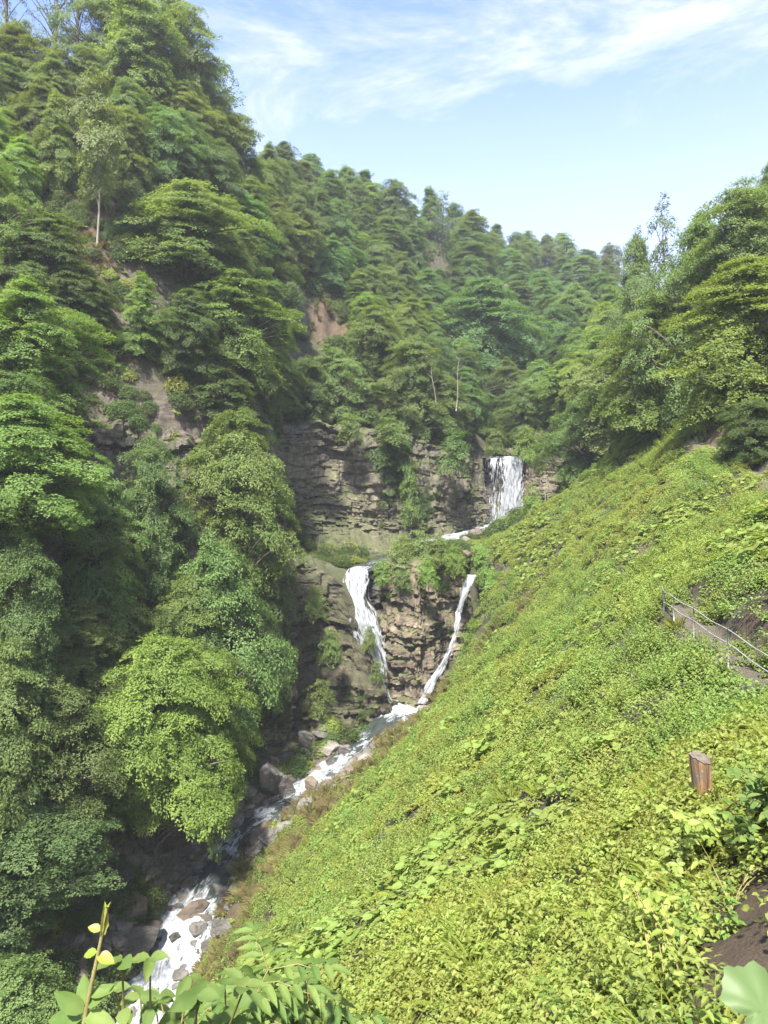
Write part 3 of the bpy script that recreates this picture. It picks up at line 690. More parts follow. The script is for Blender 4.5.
# trees one can tell apart: kind, photo x of the crown, photo y of its top, distance, crown width in the photo, colour, what it looks like
HERO = [
    ('broad', 156, 642, 65, 176, 'h', 'large broad yellow green tree leaning out over the stream bank'),
    ('near_bush', 22, 800, 53, 170, 'c', 'bushy bluish green tree filling the lower left corner below the broad yellow green tree'),
    ('layered2', 84, 606, 66, 104, 'm', 'green tree standing directly left of the small pointed tree'),
    ('bushy2', 58, 688, 57, 116, 'm', 'rounded green tree tucked in left of the broad yellow green tree'),
    ('layered', 8, 650, 53, 110, 'm', 'green tree cut by the left edge below the dark drooping tree'),
    ('layered3', 100, 470, 71, 80, 'm', 'spreading tree on the left in front of the dark rock band'),
    ('layered', 185, 580, 74, 90, 'b', 'bright tiered tree behind the top of the broad yellow green tree'),
    ('layered', 238, 418, 84, 104, 'b', 'tall tree of flat bright sprays left of the layered middle cliff'),
    ('layered3', 232, 272, 98, 118, 'b', 'spreading bright green tree straight above the tall tree of flat sprays'),
    ('layered2', 188, 186, 100, 140, 'm', 'wide tiered tree on the upper left slope right of the bare earth'),
    ('slender', 97, 76, 94, 56, 'p', 'slender pale green sapling with a pale stem in front of the bare earth'),
    ('layered3', 28, 398, 62, 150, 'b', 'wide bright green tree at the left edge beside the dark rock band'),
    ('layered', 22, 285, 70, 130, 'b', 'tiered green tree at the left edge just above the wide bright one'),
    ('pointed', 122, 538, 69, 98, 'b', 'small pointed tree just above left of the broad yellow green tree'),
    ('bushy2', 212, 548, 76, 125, 'm', 'soft rounded tree behind right of the broad yellow green tree'),
    ('bushy', 24, 552, 57, 104, 'd', 'dark drooping tree at the left edge beneath the dark rock band'),
    ('bushy', 152, 444, 76, 82, 'd', 'dark bushy tree growing in front of the rock band on the left'),
    ('layered2', 264, 524, 86, 66, 'd', 'dark tree pressed against the left of the rock buttress by the lower cascade'),
    ('layered3', 482, 281, 168, 112, 'c', 'big dense tree with a rounded crown up the valley above the upper waterfall'),
    ('bushy', 412, 342, 126, 78, 'm', 'rounded tree rising from the top of the layered middle cliff'),
    ('bushy2', 584, 396, 112, 84, 'm', 'bushy tree beside the dark hollow right of the upper waterfall'),
    ('tall', 612, 342, 104, 78, 'p', 'pale olive tree with a feathery crown above the dark hollow'),
    ('layered', 655, 300, 88, 110, 'y', 'tall tiered tree at the top of the green slope left of the far path bend'),
    ('layered3', 742, 262, 68, 150, 'h', 'large yellow green tree at the right edge above the far path bend'),
    ('thin', 664, 206, 112, 40, 'm', 'thin see-through tree standing alone on the right skyline'),
    ('thin', 441, 196, 205, 30, 'd', 'sparse dark tree on the middle skyline, right of the dense one'),
    ('tall', 398, 181, 200, 40, 'd', 'dense dark tree tallest on the middle skyline'),
    ('tall', 329, 174, 180, 40, 'd', 'dark tree left of the notch in the middle skyline'),
    ('bushy', 22, 30, 112, 80, 'm', 'bushy green tree beneath the bare trunks in the top left corner'),
    ('layered', 172, 2, 126, 78, 'm', 'green tree at the top edge where the steep left skyline begins'),
    ('bushy2', 112, -14, 122, 74, 'm', 'green tree cut by the top edge, left of the tall light green one'),
    ('tall', 142, -12, 118, 76, 'b', 'tall light green tree near the top left, right of the bare trunks'),
    ('thin', 216, 66, 138, 62, 'd', 'dark tree with bare twigs on the steep left skyline'),
    ('bare', 8, -95, 120, 50, 'd', 'bare trunked tree at the very top left corner'),
    ('bare', 53, -85, 122, 50, 'd', 'bare trunked tree standing second from the top left corner'),
    ('bare', 76, -75, 120, 44, 'd', 'bare trunked tree standing third from the top left corner'),
    ('bushy2', 640, 240, 108, 62, 'o', 'olive tree on the right skyline just beneath the see-through tree'),
    ('bushy', 745, 190, 78, 120, 'o', 'olive green tree at the right edge cresting the skyline'),
    ('bushy2', 704, 222, 84, 104, 'o', 'olive tree on the right skyline left of the cresting one'),
    ('bushy', 752, 402, 58, 70, 'd', 'dark shrubby tree right of the far path bend'),
]

# scatter of the rest of the wood
def inpoly(x, y, poly):
    r = False; j = len(poly) - 1
    for i in range(len(poly)):
        if (poly[i][1] > y) != (poly[j][1] > y) and x < (poly[j][0] - poly[i][0]) * (y - poly[i][1]) / (poly[j][1] - poly[i][1]) + poly[i][0]: r = not r
        j = i
    return r
RIGHT_WOOD = [(25.5, 126), (31, 107), (33.5, 84), (36, 68), (48, 56), (75, 52), (110, 90), (110, 190), (62, 200), (40, 165), (29, 140)]
def wood_zone(x, y):
    sx = float(stream_x(y))
    if inpoly(x, y, RIGHT_WOOD): return 'R', 5.6
    if 46 < y < 118 and x < sx - 4.0 and x > -75: return 'L', 5.6
    if 118 <= y < 150 and x < 16: return 'M', 6.2
    if 136 <= y < 178: return 'M', 7.0
    if 178 <= y < 235: return 'F', 9.0
    if 235 <= y < 390: return 'F', 12.5
    return None, 0
def near_wall(x, y):
    xa, ya = np.array([x]), np.array([y])
    for w in WALLS:
        pts = np.array(w[0]); d, _ = polydist(xa, ya, np.concatenate([pts[:, :2], pts[:, 2:3]], 1))
        if d[0] < 2.6: return True
    return False
CLEAR = [(300, 425, 475, 560, 119), (290, 570, 480, 740, 100), (100, 435, 195, 540, 90), (235, 735, 420, 830, 88), (100, 850, 240, 960, 70), (524, 440, 552, 520, 124), (72, 180, 112, 245, 122), (302, 305, 336, 330, 150)]
cand, grid = [], {}
for (k, px, pt, Y, w, ck, lb) in HERO:
    x = (px - CX) / F * Y; cand.append(dict(hero=True, key=k, x=x, y=Y, top=(HZ - pt) / F * Y, rad=w / F * Y / 2, col=ck, label=lb, name='pine_tree' if 0 else 'tree'))
pts_taken = [(c_['x'], c_['y'], c_['rad'] * 1.1) for c_ in cand]
rs = random.Random(21)
tries = 0
while tries < 16000:
    tries += 1
    y = 46 + (rs.random() ** 1.5) * 340; px = rs.uniform(-70, 840); x = (px - CX) / F * y
    zn, sp = wood_zone(x, y); sp *= 0.8
    if not zn: continue
    sp *= rs.uniform(0.85, 1.15)
    if any((x - a) ** 2 + (y - b) ** 2 < (max(sp, r * 0.8)) ** 2 for a, b, r in pts_taken): continue
    if any(math.hypot(x - p[0], y - p[1]) < r * 0.9 for p, r in BARE if p[1] > 70): continue
    if near_wall(x, y): continue
    if zn in 'LRM' and any(x0 - 22 < px < x1 + 22 and y < ym for x0, y0, x1, y1, ym in CLEAR) and any(x0 - 25 < px < x1 + 25 and y < ym and y0 - 30 < HZ - F * (h1(x, y) + 7) / y < y1 + 40 for x0, y0, x1, y1, ym in CLEAR): continue
    d, _ = polydist(np.array([x]), np.array([y]), np.array(TOPCREEK)[:, :3])
    if d[0] < 4: continue
    d, _ = polydist(np.array([x]), np.array([y]), np.array(UPPER)[:, :3])
    if d[0] < 4: continue
    pz = HZ - F * (h1(x, y) + 6) / y
    if zn in 'LM' and px < 100 and pz < 80: continue
    pts_taken.append((x, y, sp))
    if zn == 'L': h, rad = rs.uniform(8, 13.5), rs.uniform(3.2, 4.8)
    elif zn == 'R': h, rad = rs.uniform(9, 15), rs.uniform(3.6, 5.2)
    elif zn == 'M': h, rad = rs.uniform(9, 14), rs.uniform(3.8, 5.4)
    else: h, rad = rs.uniform(11, 17), rs.uniform(5.2, 7.6)
    key = rs.choice(['layered', 'layered2', 'layered3', 'bushy', 'bushy2', 'layered', 'bushy', 'tall', 'pointed'])
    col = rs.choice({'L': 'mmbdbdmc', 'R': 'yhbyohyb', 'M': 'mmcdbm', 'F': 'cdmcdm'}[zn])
    cand.append(dict(hero=False, key=key, x=x, y=y, h=h, rad=rad, col=col, zn=zn))
# leave out what stands wholly behind nearer crowns, behind the ground or outside the frame
for c_ in cand:
    c_['z'] = h1(c_['x'], c_['y'])
    if c_['hero']: c_['h'] = c_['top'] - c_['z']
cov = np.zeros((320, 260), bool); gy, gx = np.mgrid[0:320, 0:260]; gy = gy * 4 - 128; gx = gx * 4 - 136
keep = []
for c_ in sorted(cand, key=lambda q: q['y']):
    top, bot = c_['z'] + c_['h'], c_['z'] + c_['h'] * 0.12
    px, pt = proj((c_['x'], c_['y'], top)); _, pb = proj((c_['x'], c_['y'], bot)); rw = c_['rad'] / c_['y'] * F
    m = ((gx - px) / rw) ** 2 + ((gy - (pt + pb) / 2) / max((pb - pt) / 2, 1)) ** 2 < 0.8
    inf = m & (gx > -20) & (gx < 790) & (gy > -20)
    tot = max(1, m.sum()); new = (inf & ~cov).sum()
    vis = 0
    for fz in (0.95, 0.75, 0.55):
        tt = np.linspace(0.06, 0.985, 60); zt = c_['z'] + c_['h'] * fz
        if (H(c_['x'] * tt, c_['y'] * tt) < zt * tt).all(): vis += 1
    if not c_['hero'] and (new / tot < 0.16 or new < 7 or vis == 0): continue
    if vis: cov |= m
    c_['px'], c_['pc'] = px, (pt * 0.65 + pb * 0.35); keep.append(c_)

ZONES = [   # (test, phrase)
    (lambda x, y, z: z == 'L' and y < 90, 'in the top left corner below the skyline'),
    (lambda x, y, z: z == 'L' and y < 190, 'around the bare earth, upper left slope'),
    (lambda x, y, z: z == 'L' and y < 300, 'on the left slope below the bare earth'),
    (lambda x, y, z: z == 'L' and y < 400 and x < 190, 'just above the dark rock band'),
    (lambda x, y, z: z == 'L' and y < 430, 'between dark rock band and scree'),
    (lambda x, y, z: z == 'L' and y < 560, 'level with the dark rock bands'),
    (lambda x, y, z: z == 'L' and y < 700, 'low down beneath the dark rock band'),
    (lambda x, y, z: z == 'L', 'at the left slope foot by the stream'),
    (lambda x, y, z: z == 'M' and x < 300 and y < 200, 'along the steep left skyline'),
    (lambda x, y, z: z == 'M' and x < 300, 'on the slope left of the brown scree'),
    (lambda x, y, z: z == 'M' and y < 300, 'on the wooded slope above the brown scree'),
    (lambda x, y, z: z == 'M' and y < 380, 'on the slope between scree and upper valley'),
    (lambda x, y, z: z == 'M' and x < 480, 'along the rim of the layered middle cliff'),
    (lambda x, y, z: z == 'M', 'in the valley behind the upper waterfall'),
    (lambda x, y, z: z == 'F' and y < 245 and x < 470, 'along the middle skyline'),
    (lambda x, y, z: z == 'F' and y < 285 and x >= 470, 'along the hazy far skyline'),
    (lambda x, y, z: z == 'F' and y < 290, 'just below the middle skyline'),
    (lambda x, y, z: z == 'F' and y < 335, 'across the middle of the far hillside'),
    (lambda x, y, z: z == 'F', 'low on the far hillside behind the waterfall'),
    (lambda x, y, z: z == 'R' and y < 270, 'along the right hand skyline'),
    (lambda x, y, z: z == 'R' and y < 350, 'in the upper right hand wood'),
    (lambda x, y, z: z == 'R' and y < 410, 'in the middle of the right wood'),
    (lambda x, y, z: z == 'R', 'at the wood edge above the green slope'),
]
ORD = ['leftmost', 'second', 'third', 'fourth', 'fifth', 'sixth', 'seventh', 'eighth', 'ninth', 'tenth', 'eleventh', 'twelfth', 'thirteenth', 'fourteenth', 'fifteenth', 'sixteenth', 'seventeenth', 'eighteenth', 'nineteenth', 'twentieth']
byz = {}
for c_ in keep:
    if c_['hero']: continue
    for k, (t, ph) in enumerate(ZONES):
        if t(c_['px'], c_['pc'], c_['zn']): byz.setdefault(k, []).append(c_); break
for k, lst in byz.items():
    lst.sort(key=lambda q: q['px'])
    for i, c_ in enumerate(lst):
        o = ORD[i] if i < len(ORD) else f'number {i + 1}'
        c_['label'] = f"{COLS[c_['col']][1]} {KIND[c_['key']]} tree, {o}{'' if i == 0 else ' from left'} {ZONES[k][1]}"
        c_['group'] = 'trees ' + ZONES[k][1]
for c_ in keep:
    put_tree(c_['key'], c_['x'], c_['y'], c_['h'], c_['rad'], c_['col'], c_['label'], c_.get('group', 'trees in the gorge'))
print('TREES', len(keep), {ZONES[k][1]: len(v) for k, v in byz.items()})
print('HERO', [(c_['label'][:30], round(c_['h'], 1), round(c_['rad'], 1)) for c_ in keep if c_['hero']])

# ------------------------------------------------------------------ undergrowth plants
LEAF_BRIGHT = leaf_mat('slope_leaf', (0.200, 0.255, 0.052), (0.320, 0.360, 0.092), 0.48, 0.5, False, (0.16, (0.72, 0.90, 0.95)))
LEAF_FERN = leaf_mat('fern_leaf', (0.215, 0.265, 0.046), (0.335, 0.365, 0.084), 0.45, 0.55, False, (0.3, (0.85, 0.95, 0.9)))
LEAF_DEEP = leaf_mat('nettle_leaf', (0.125, 0.190, 0.036), (0.215, 0.280, 0.062), 0.40, 0.5, False, (0.5, (0.85, 0.9, 0.9)))
LEAF_BUTTER = leaf_mat('butterbur_leaf', (0.175, 0.245, 0.050), (0.255, 0.320, 0.080), 0.40, 0.5, False)
LEAF_DRY = leaf_mat('dry_grass', (0.17, 0.155, 0.055), (0.30, 0.26, 0.12), 0.35, 0.7, False)
LEAF_SHADE = leaf_mat('woodland_leaf', (0.055, 0.095, 0.022), (0.105, 0.150, 0.038), 0.40, 0.55, False)
PROTO = bpy.data.collections.new('plant_sources')     # not linked into the scene: only feeds the ground cover

def clump(name, arr, mat, stems=None):
    V, Fl, S = arr[:3]; me = mesh_np(name, V, Fl, S, mat, False, {'tint': arr[3]} if len(arr) > 3 else None)
    o = bpy.data.objects.new(name, me); PROTO.objects.link(o); return o

def leafy_stems(seed, n=14, h=0.55, spread=0.35, L=0.085, W=0.6, tpl='ovate', per=9, flop=0.3):
    rng = np.random.default_rng(seed); LP, LD, LN, Ls = [], [], [], []
    for i in range(n):
        a = rng.uniform(0, 6.28); r = spread * math.sqrt(rng.random()); hh = h * rng.uniform(0.55, 1.1)
        b = np.array([r * math.cos(a), r * math.sin(a), 0]); lean = np.array([math.cos(a), math.sin(a), 0]) * flop * rng.uniform(.3, 1.3) + rng.normal(0, .1, 3) * [1, 1, 0]
        for k in range(per):
            t = (k + 1) / per; p = b + lean * hh * t ** 1.6 + np.array([0, 0, hh * t])
            for sd in (0, math.pi):
                az = k * 1.57 + sd + a + rng.normal(0, .3)
                LP.append(p); LD.append([math.cos(az), math.sin(az), rng.normal(-0.15, .25)]); LN.append([lean[0] * .6 + rng.normal(0, .25), lean[1] * .6 + rng.normal(0, .25), 1.0]); Ls.append(L * (1.15 - 0.55 * t) * rng.uniform(.75, 1.25))
    LP, LD, LN, Ls = map(np.array, (LP, LD, LN, Ls))
    return leaves(LP, LD, LN, Ls, Ls * W, tpl, np.clip(rng.normal(.5, .28, len(LP)), 0, 1))

def fern(seed, n=11, L=0.75, pin=26):
    rng = np.random.default_rng(seed); LP, LD, LN, Ls, T = [], [], [], [], []
    for i in range(n):
        a = i * 6.283 / n + rng.normal(0, .2); ln = L * rng.uniform(.7, 1.15); d = np.array([math.cos(a), math.sin(a), 0]); up = rng.uniform(.8, 1.25); sd = np.array([-d[1], d[0], 0]); tt = rng.uniform(0.2, .9)
        for k in range(pin):
            t = 0.12 + 0.88 * k / pin; p = d * ln * (0.85 * t) + np.array([0, 0, ln * (up * t - 0.75 * t * t)])
            w = ln * 0.26 * math.sin(math.pi * (0.12 + 0.88 * t) ** .8) + .012
            for s_ in (-1, 1):
                LP.append(p); LD.append(sd * s_ + d * .45 + [0, 0, rng.normal(-.12, .1)]); LN.append(np.array([0, 0, 1]) + d * (.5 * t - .3) + rng.normal(0, .12, 3)); Ls.append(w * rng.uniform(.85, 1.1)); T.append(tt + rng.normal(0, .1))
    LP, LD, LN, Ls = map(np.array, (LP, LD, LN, Ls))
    return leaves(LP, LD, LN, Ls, np.maximum(Ls * .26, .016), 'diamond', np.clip(T, 0, 1))

def big_leaves(seed, n=9, h=0.4, R_=0.5, L=0.3, tpl='round'):
    rng = np.random.default_rng(seed); a = rng.uniform(0, 6.28, n); r = R_ * np.sqrt(rng.random(n)); Ls = L * rng.uniform(.55, 1.25, n)
    LP = np.stack([r * np.cos(a), r * np.sin(a), h * rng.uniform(.5, 1.1, n)], -1)
    LD = np.stack([np.cos(a), np.sin(a), rng.normal(-.15, .15, n)], -1); LN = np.stack([rng.normal(0, .25, n), rng.normal(0, .25, n), np.ones(n)], -1)
    return leaves(LP, LD, LN, Ls, Ls * 1.02, tpl, np.clip(rng.normal(.5, .25, n), 0, 1))

def grass(seed, n=70, h=0.5):
    rng = np.random.default_rng(seed); a = rng.uniform(0, 6.28, n); r = .16 * np.sqrt(rng.random(n)); Ls = h * rng.uniform(.5, 1.2, n)
    LP = np.stack([r * np.cos(a), r * np.sin(a), np.zeros(n)], -1); LD = np.stack([np.cos(a) * .5, np.sin(a) * .5, rng.uniform(.5, 1.3, n)], -1)
    LN = np.stack([-np.cos(a), -np.sin(a), np.full(n, .8)], -1)
    return leaves(LP, LD, LN, Ls, np.full(n, .018), 'ovate', rng.random(n))

def mat_patch(seed, n=150, R_=0.5, h=.22, L=.07):
    rng = np.random.default_rng(seed); a = rng.uniform(0, 6.28, n); r = R_ * np.sqrt(rng.random(n)); Ls = L * rng.uniform(.6, 1.3, n)
    z = h * (1 - (r / R_) ** 2) * rng.uniform(.5, 1.1, n) + .04
    LP = np.stack([r * np.cos(a), r * np.sin(a), z], -1); az = rng.uniform(0, 6.28, n)
    LD = np.stack([np.cos(az), np.sin(az), rng.normal(-.2, .25, n)], -1); LN = np.stack([rng.normal(0, .4, n) + np.cos(a) * .4, rng.normal(0, .4, n) + np.sin(a) * .4, np.ones(n)], -1)
    return leaves(LP, LD, LN, Ls, Ls * .65, 'ovate', np.clip(rng.normal(.5, .3, n), 0, 1))

def shrub(seed, R_=1.0, n=1500, L=.13):
    rng = np.random.default_rng(seed); d = rnd_dirs(rng, n); d[:, 2] = np.abs(d[:, 2])
    rr = R_ * (0.62 + 0.38 * rng.random(n)) * (1 + .35 * fbm(d[:, 0] * 2, d[:, 1] * 2, d[:, 2] * 2, seed, 3))
    LP = d * rr[:, None] * [1, 1, .9]; Ls = L * rng.uniform(.6, 1.3, n); az = rng.uniform(0, 6.28, n)
    LD = np.stack([np.cos(az), np.sin(az), rng.normal(-.25, .3, n)], -1); LN = d * .6 + rng.normal(0, .35, (n, 3)) + [0, 0, .7]
    return leaves(LP, LD, LN, Ls, Ls * .62, 'diamond', np.clip(rng.normal(.45, .25, n), 0, 1))

clump('clump_a', mat_patch(1, 230, .52, .22, .062), LEAF_BRIGHT); clump('clump_b', mat_patch(2, 200, .56, .3, .072), LEAF_BRIGHT)
clump('clump_c', fern(3, 11, .40, 22), LEAF_FERN); clump('clump_d', fern(4, 9, .50, 24), LEAF_FERN)
clump('clump_e', leafy_stems(5), LEAF_DEEP); clump('clump_f', leafy_stems(6, 16, .7, .4, .10, .55), LEAF_BRIGHT)
clump('clump_g', big_leaves(7, 9, .32, .42, .24), LEAF_BUTTER); clump('clump_h', grass(8), LEAF_DRY)
clump('clump_i', shrub(9), LEAF_SHADE); clump('clump_j', shrub(10, 1.0, 1300, .15), LEAF_BRIGHT)
clump('clump_k', leafy_stems(11, 9, .45, .3, .12, .62, 'ovate', 6, .5), LEAF_BRIGHT); clump('clump_l', grass(12, 60, .42), LEAF_FERN)
clump('clump_m', boulder_data(101), BOULDER); clump('clump_n', boulder_data(102), BOULDER_RED)
IDX = {k: i for i, k in enumerate('abcdefghijklmn')}

def gn_scatter():
    ng = bpy.data.node_groups.new('ground_cover', 'GeometryNodeTree')
    ng.interface.new_socket('Geometry', in_out='INPUT', socket_type='NodeSocketGeometry'); ng.interface.new_socket('Geometry', in_out='OUTPUT', socket_type='NodeSocketGeometry')
    n = ng.nodes; gi, go = n.new('NodeGroupInput'), n.new('NodeGroupOutput')
    m2p = n.new('GeometryNodeMeshToPoints'); ins = n.new('GeometryNodeInstanceOnPoints'); ci = n.new('GeometryNodeCollectionInfo')
    ci.inputs['Collection'].default_value = PROTO; ci.inputs['Separate Children'].default_value = True; ci.inputs['Reset Children'].default_value = True
    def at(nm, typ):
        a = n.new('GeometryNodeInputNamedAttribute'); a.data_type = typ; a.inputs['Name'].default_value = nm
        return a.outputs['Attribute']
    e2r = n.new('FunctionNodeEulerToRotation')
    l = ng.links.new
    l(gi.outputs[0], m2p.inputs['Mesh']); l(m2p.outputs[0], ins.inputs['Points']); l(ci.outputs[0], ins.inputs['Instance'])
    ins.inputs['Pick Instance'].default_value = True
    l(at('idx', 'INT'), ins.inputs['Instance Index']); l(at('rot', 'FLOAT_VECTOR'), e2r.inputs[0]); l(e2r.outputs[0], ins.inputs['Rotation']); l(at('scl', 'FLOAT_VECTOR'), ins.inputs['Scale'])
    l(ins.outputs[0], go.inputs[0])
    return ng
NG = gn_scatter()

def scatter_obj(name, pos, rot, scl, idx):
    me = bpy.data.meshes.new(name); me.vertices.add(len(pos)); me.vertices.foreach_set('co', np.asarray(pos, np.float32).ravel())
    for nm, typ, key, arr in (('rot', 'FLOAT_VECTOR', 'vector', rot), ('scl', 'FLOAT_VECTOR', 'vector', scl), ('idx', 'INT', 'value', idx)):
        a = me.attributes.new(nm, typ, 'POINT'); a.data.foreach_set(key, np.ascontiguousarray(arr, np.int32 if typ == 'INT' else np.float32).ravel())
    o = link(name, me, kind='stuff'); md = o.modifiers.new('cover', 'NODES'); md.node_group = NG
    return o

def slope_normal(x, y, e=0.6):
    gx_ = (H(x + e, y) - H(x - e, y)) / (2 * e); gy_ = (H(x, y + e) - H(x, y - e)) / (2 * e)
    n = np.stack([-gx_, -gy_, np.ones_like(gx_)], -1); return n / np.linalg.norm(n, axis=1)[:, None]

BANK = [tuple(hit(a, b_, 2)[:2]) for a, b_ in ((694, 1023), (700, 985), (722, 935), (742, 898), (775, 868), (830, 868), (830, 1023))]
def build_cover():
    rng = np.random.default_rng(3)
    XS, YS, SC_, ID = [], [], [], []
    # right slope: rings of falling density
    for (y0, y1, dens, sc) in ((2.5, 9, 24, .72), (9, 16, 11, .9), (16, 30, 5.0, 1.05), (30, 60, 3.6, 1.35), (60, 112, 2.2, 1.7)):
        a = 0.62; A = (y1 ** 2 - y0 ** 2) * a; n = int(A * dens)
        y = np.sqrt(rng.uniform(y0 ** 2, y1 ** 2, n)); x = y * rng.uniform(-a, a, n)
        ok = (x > np.where(y > 89, 12.6 - .12 * np.minimum(y - 89, 12), stream_x(y) + 3.2) + 1.2 * vnoise(x / 4, y / 4, 0, 3)) & (y < 112)
        ok &= ~np.array([inpoly(p, q, RIGHT_WOOD) for p, q in zip(x, y)])
        d, _ = polydist(x, y, PATH); ok &= d > rng.uniform(.2, .6, n)
        d, _ = polydist(x, y, PATH2); ok &= d > 0.6
        for (p, r) in BARE: ok &= (np.hypot(x - p[0], y - p[1]) > r * rng.uniform(.45, 1.1, n)) | (rng.random(n) < .12)
        nb_ = y < 7; ok[nb_] &= ~np.array([inpoly(a_, b_, BANK) for a_, b_ in zip(x[nb_], y[nb_])], bool) if nb_.any() else True
        d, _ = polydist(x, y, np.array(UPPER)[:, :3]); ok &= d > 2.2
        ds, _ = polydist(x, y, np.array(STREAM)[:, :3])
        x, y, ds = x[ok], y[ok], ds[ok]; n = len(x)
        f1 = fbm(x / 5, y / 5, 0, 41, 3); f2 = fbm(x / 9, y / 9, 0, 43, 3); u = rng.random(n)
        k = np.where(u < .5, IDX['a'], IDX['b'])
        k = np.where((f1 > .08) & (u < .5), np.where(u < .28, IDX['c'], IDX['d']), k)
        k = np.where((f1 < -.12) & (u > .35), np.where(u < .7, IDX['e'], IDX['f']), k)
        k = np.where((u > .90), IDX['k'], k); k = np.where((f2 > .3) & (u > .45), IDX['g'], k); k = np.where(u < .05, IDX['l'], k)
        XS.append(x[k == IDX['g']]); YS.append(y[k == IDX['g']] + .1); SC_.append(np.full((k == IDX['g']).sum(), sc)); ID.append(np.full((k == IDX['g']).sum(), IDX['a']))
        dry = (ds < 9 + 4 * f2) & (u > .55) & (y > 20); k = np.where(dry, IDX['h'], k)
        k = np.where((y > 40) & (u > .94), IDX['j'], k)
        s_ = sc * rng.uniform(.7, 1.35, n) * np.where(k == IDX['j'], .5, 1) * np.where((k == IDX['h']) & (y > 30), 1.2, 1)
        XS.append(x); YS.append(y); SC_.append(s_); ID.append(k)
    # woodland floor and rims of the cliffs
    for (y0, y1, dens, sc, cap_) in ((44, 118, 1.3, 1.25, 12000), (118, 200, .40, 1.9, 8000)):
        a = 0.56; n = min(cap_, int((y1 ** 2 - y0 ** 2) * a * dens)); y = np.sqrt(rng.uniform(y0 ** 2, y1 ** 2, n)); x = y * rng.uniform(-a, a, n)
        zone = (x < stream_x(y) - 3.0) | (y > 112) | np.array([inpoly(p, q, RIGHT_WOOD) for p, q in zip(x, y)])
        d, _ = polydist(x, y, np.array(UPPER)[:, :3]); zone &= d > 2.6
        d, _ = polydist(x, y, np.array(TOPCREEK)[:, :3]); zone &= d > 3
        for w in WALLS:
            pts = np.array(w[0]); d, _ = polydist(x, y, pts[:, :3]); zone &= d > 1.6
        for (p, r) in BARE: zone &= (np.hypot(x - p[0], y - p[1]) > r * 1.0) | (rng.random(n) < .45)
        zone &= fbm(x / 6, y / 6, 0, 47, 3) > -.15
        x, y = x[zone], y[zone]; n = len(x); u = rng.random(n)
        k = np.where(u < .58, IDX['i'], np.where(u < .62, IDX['h'], np.where(u < .8, IDX['e'], np.where(u < .93, IDX['c'], IDX['j']))))
        s_ = sc * rng.uniform(.6, 1.3, n) * np.where((k == IDX['e']) | (k == IDX['c']), 1.6, 1)
        XS.append(x); YS.append(y); SC_.append(s_); ID.append(k)
    # shelf between the upper and lower falls, and thin brush on the scars
    y = rng.uniform(98.5, 119, 3200); x = rng.uniform(-15, 13, 3200); d, _ = polydist(x, y, np.array(UPPER)[:, :3]); ok = (d > 1.7) & (fbm(x / 2.5, y / 2.5, 0, 51, 3) > -.12); x, y = x[ok], y[ok]; n = len(x); u = rng.random(n)
    XS.append(x); YS.append(y); ID.append(np.where(u < .3, IDX['i'], np.where(u < .55, IDX['e'], np.where(u < .8, IDX['h'], IDX['c'])))); SC_.append(np.where(u < .3, .45, 1.15) * rng.uniform(.6, 1.3, n))
    for (p, r) in BARE:
        if p[1] < 70: continue
        n = int(26 * r); a = rng.uniform(0, 6.28, n); q = r * 1.1 * np.sqrt(rng.random(n)); u = rng.random(n)
        XS.append(p[0] + q * np.cos(a)); YS.append(p[1] + q * np.sin(a)); ID.append(np.where(u < .25, IDX['i'], np.where(u < .5, IDX['e'], IDX['h']))); SC_.append(np.where(u < .25, .5, 1.5) * rng.uniform(.6, 1.3, n))
    x, y, s_, k = map(np.concatenate, (XS, YS, SC_, ID)); n = len(x)
    z = H(x, y); N_ = slope_normal(x, y)
    # lean the plants half way out from the slope
    up = N_ * 0.55 + np.array([0, 0, .6]); up /= np.linalg.norm(up, axis=1)[:, None]
    rx = -np.arcsin(np.clip(up[:, 1], -1, 1)); ry = np.arctan2(up[:, 0], up[:, 2])
    az = rng.uniform(0, 6.28, n)
    rot = np.zeros((n, 3))
    for i in range(n):
        e = (Vector((up[i])).to_track_quat('Z', 'Y') @ Euler((0, 0, az[i])).to_quaternion()).to_euler(); rot[i] = e[:]
    scl = np.stack([s_, s_, s_ * rng.uniform(.8, 1.2, n)], -1)
    scatter_obj('undergrowth', np.stack([x, y, z - .03], -1), rot, scl, k.astype(int))
    print('COVER', n)
build_cover()
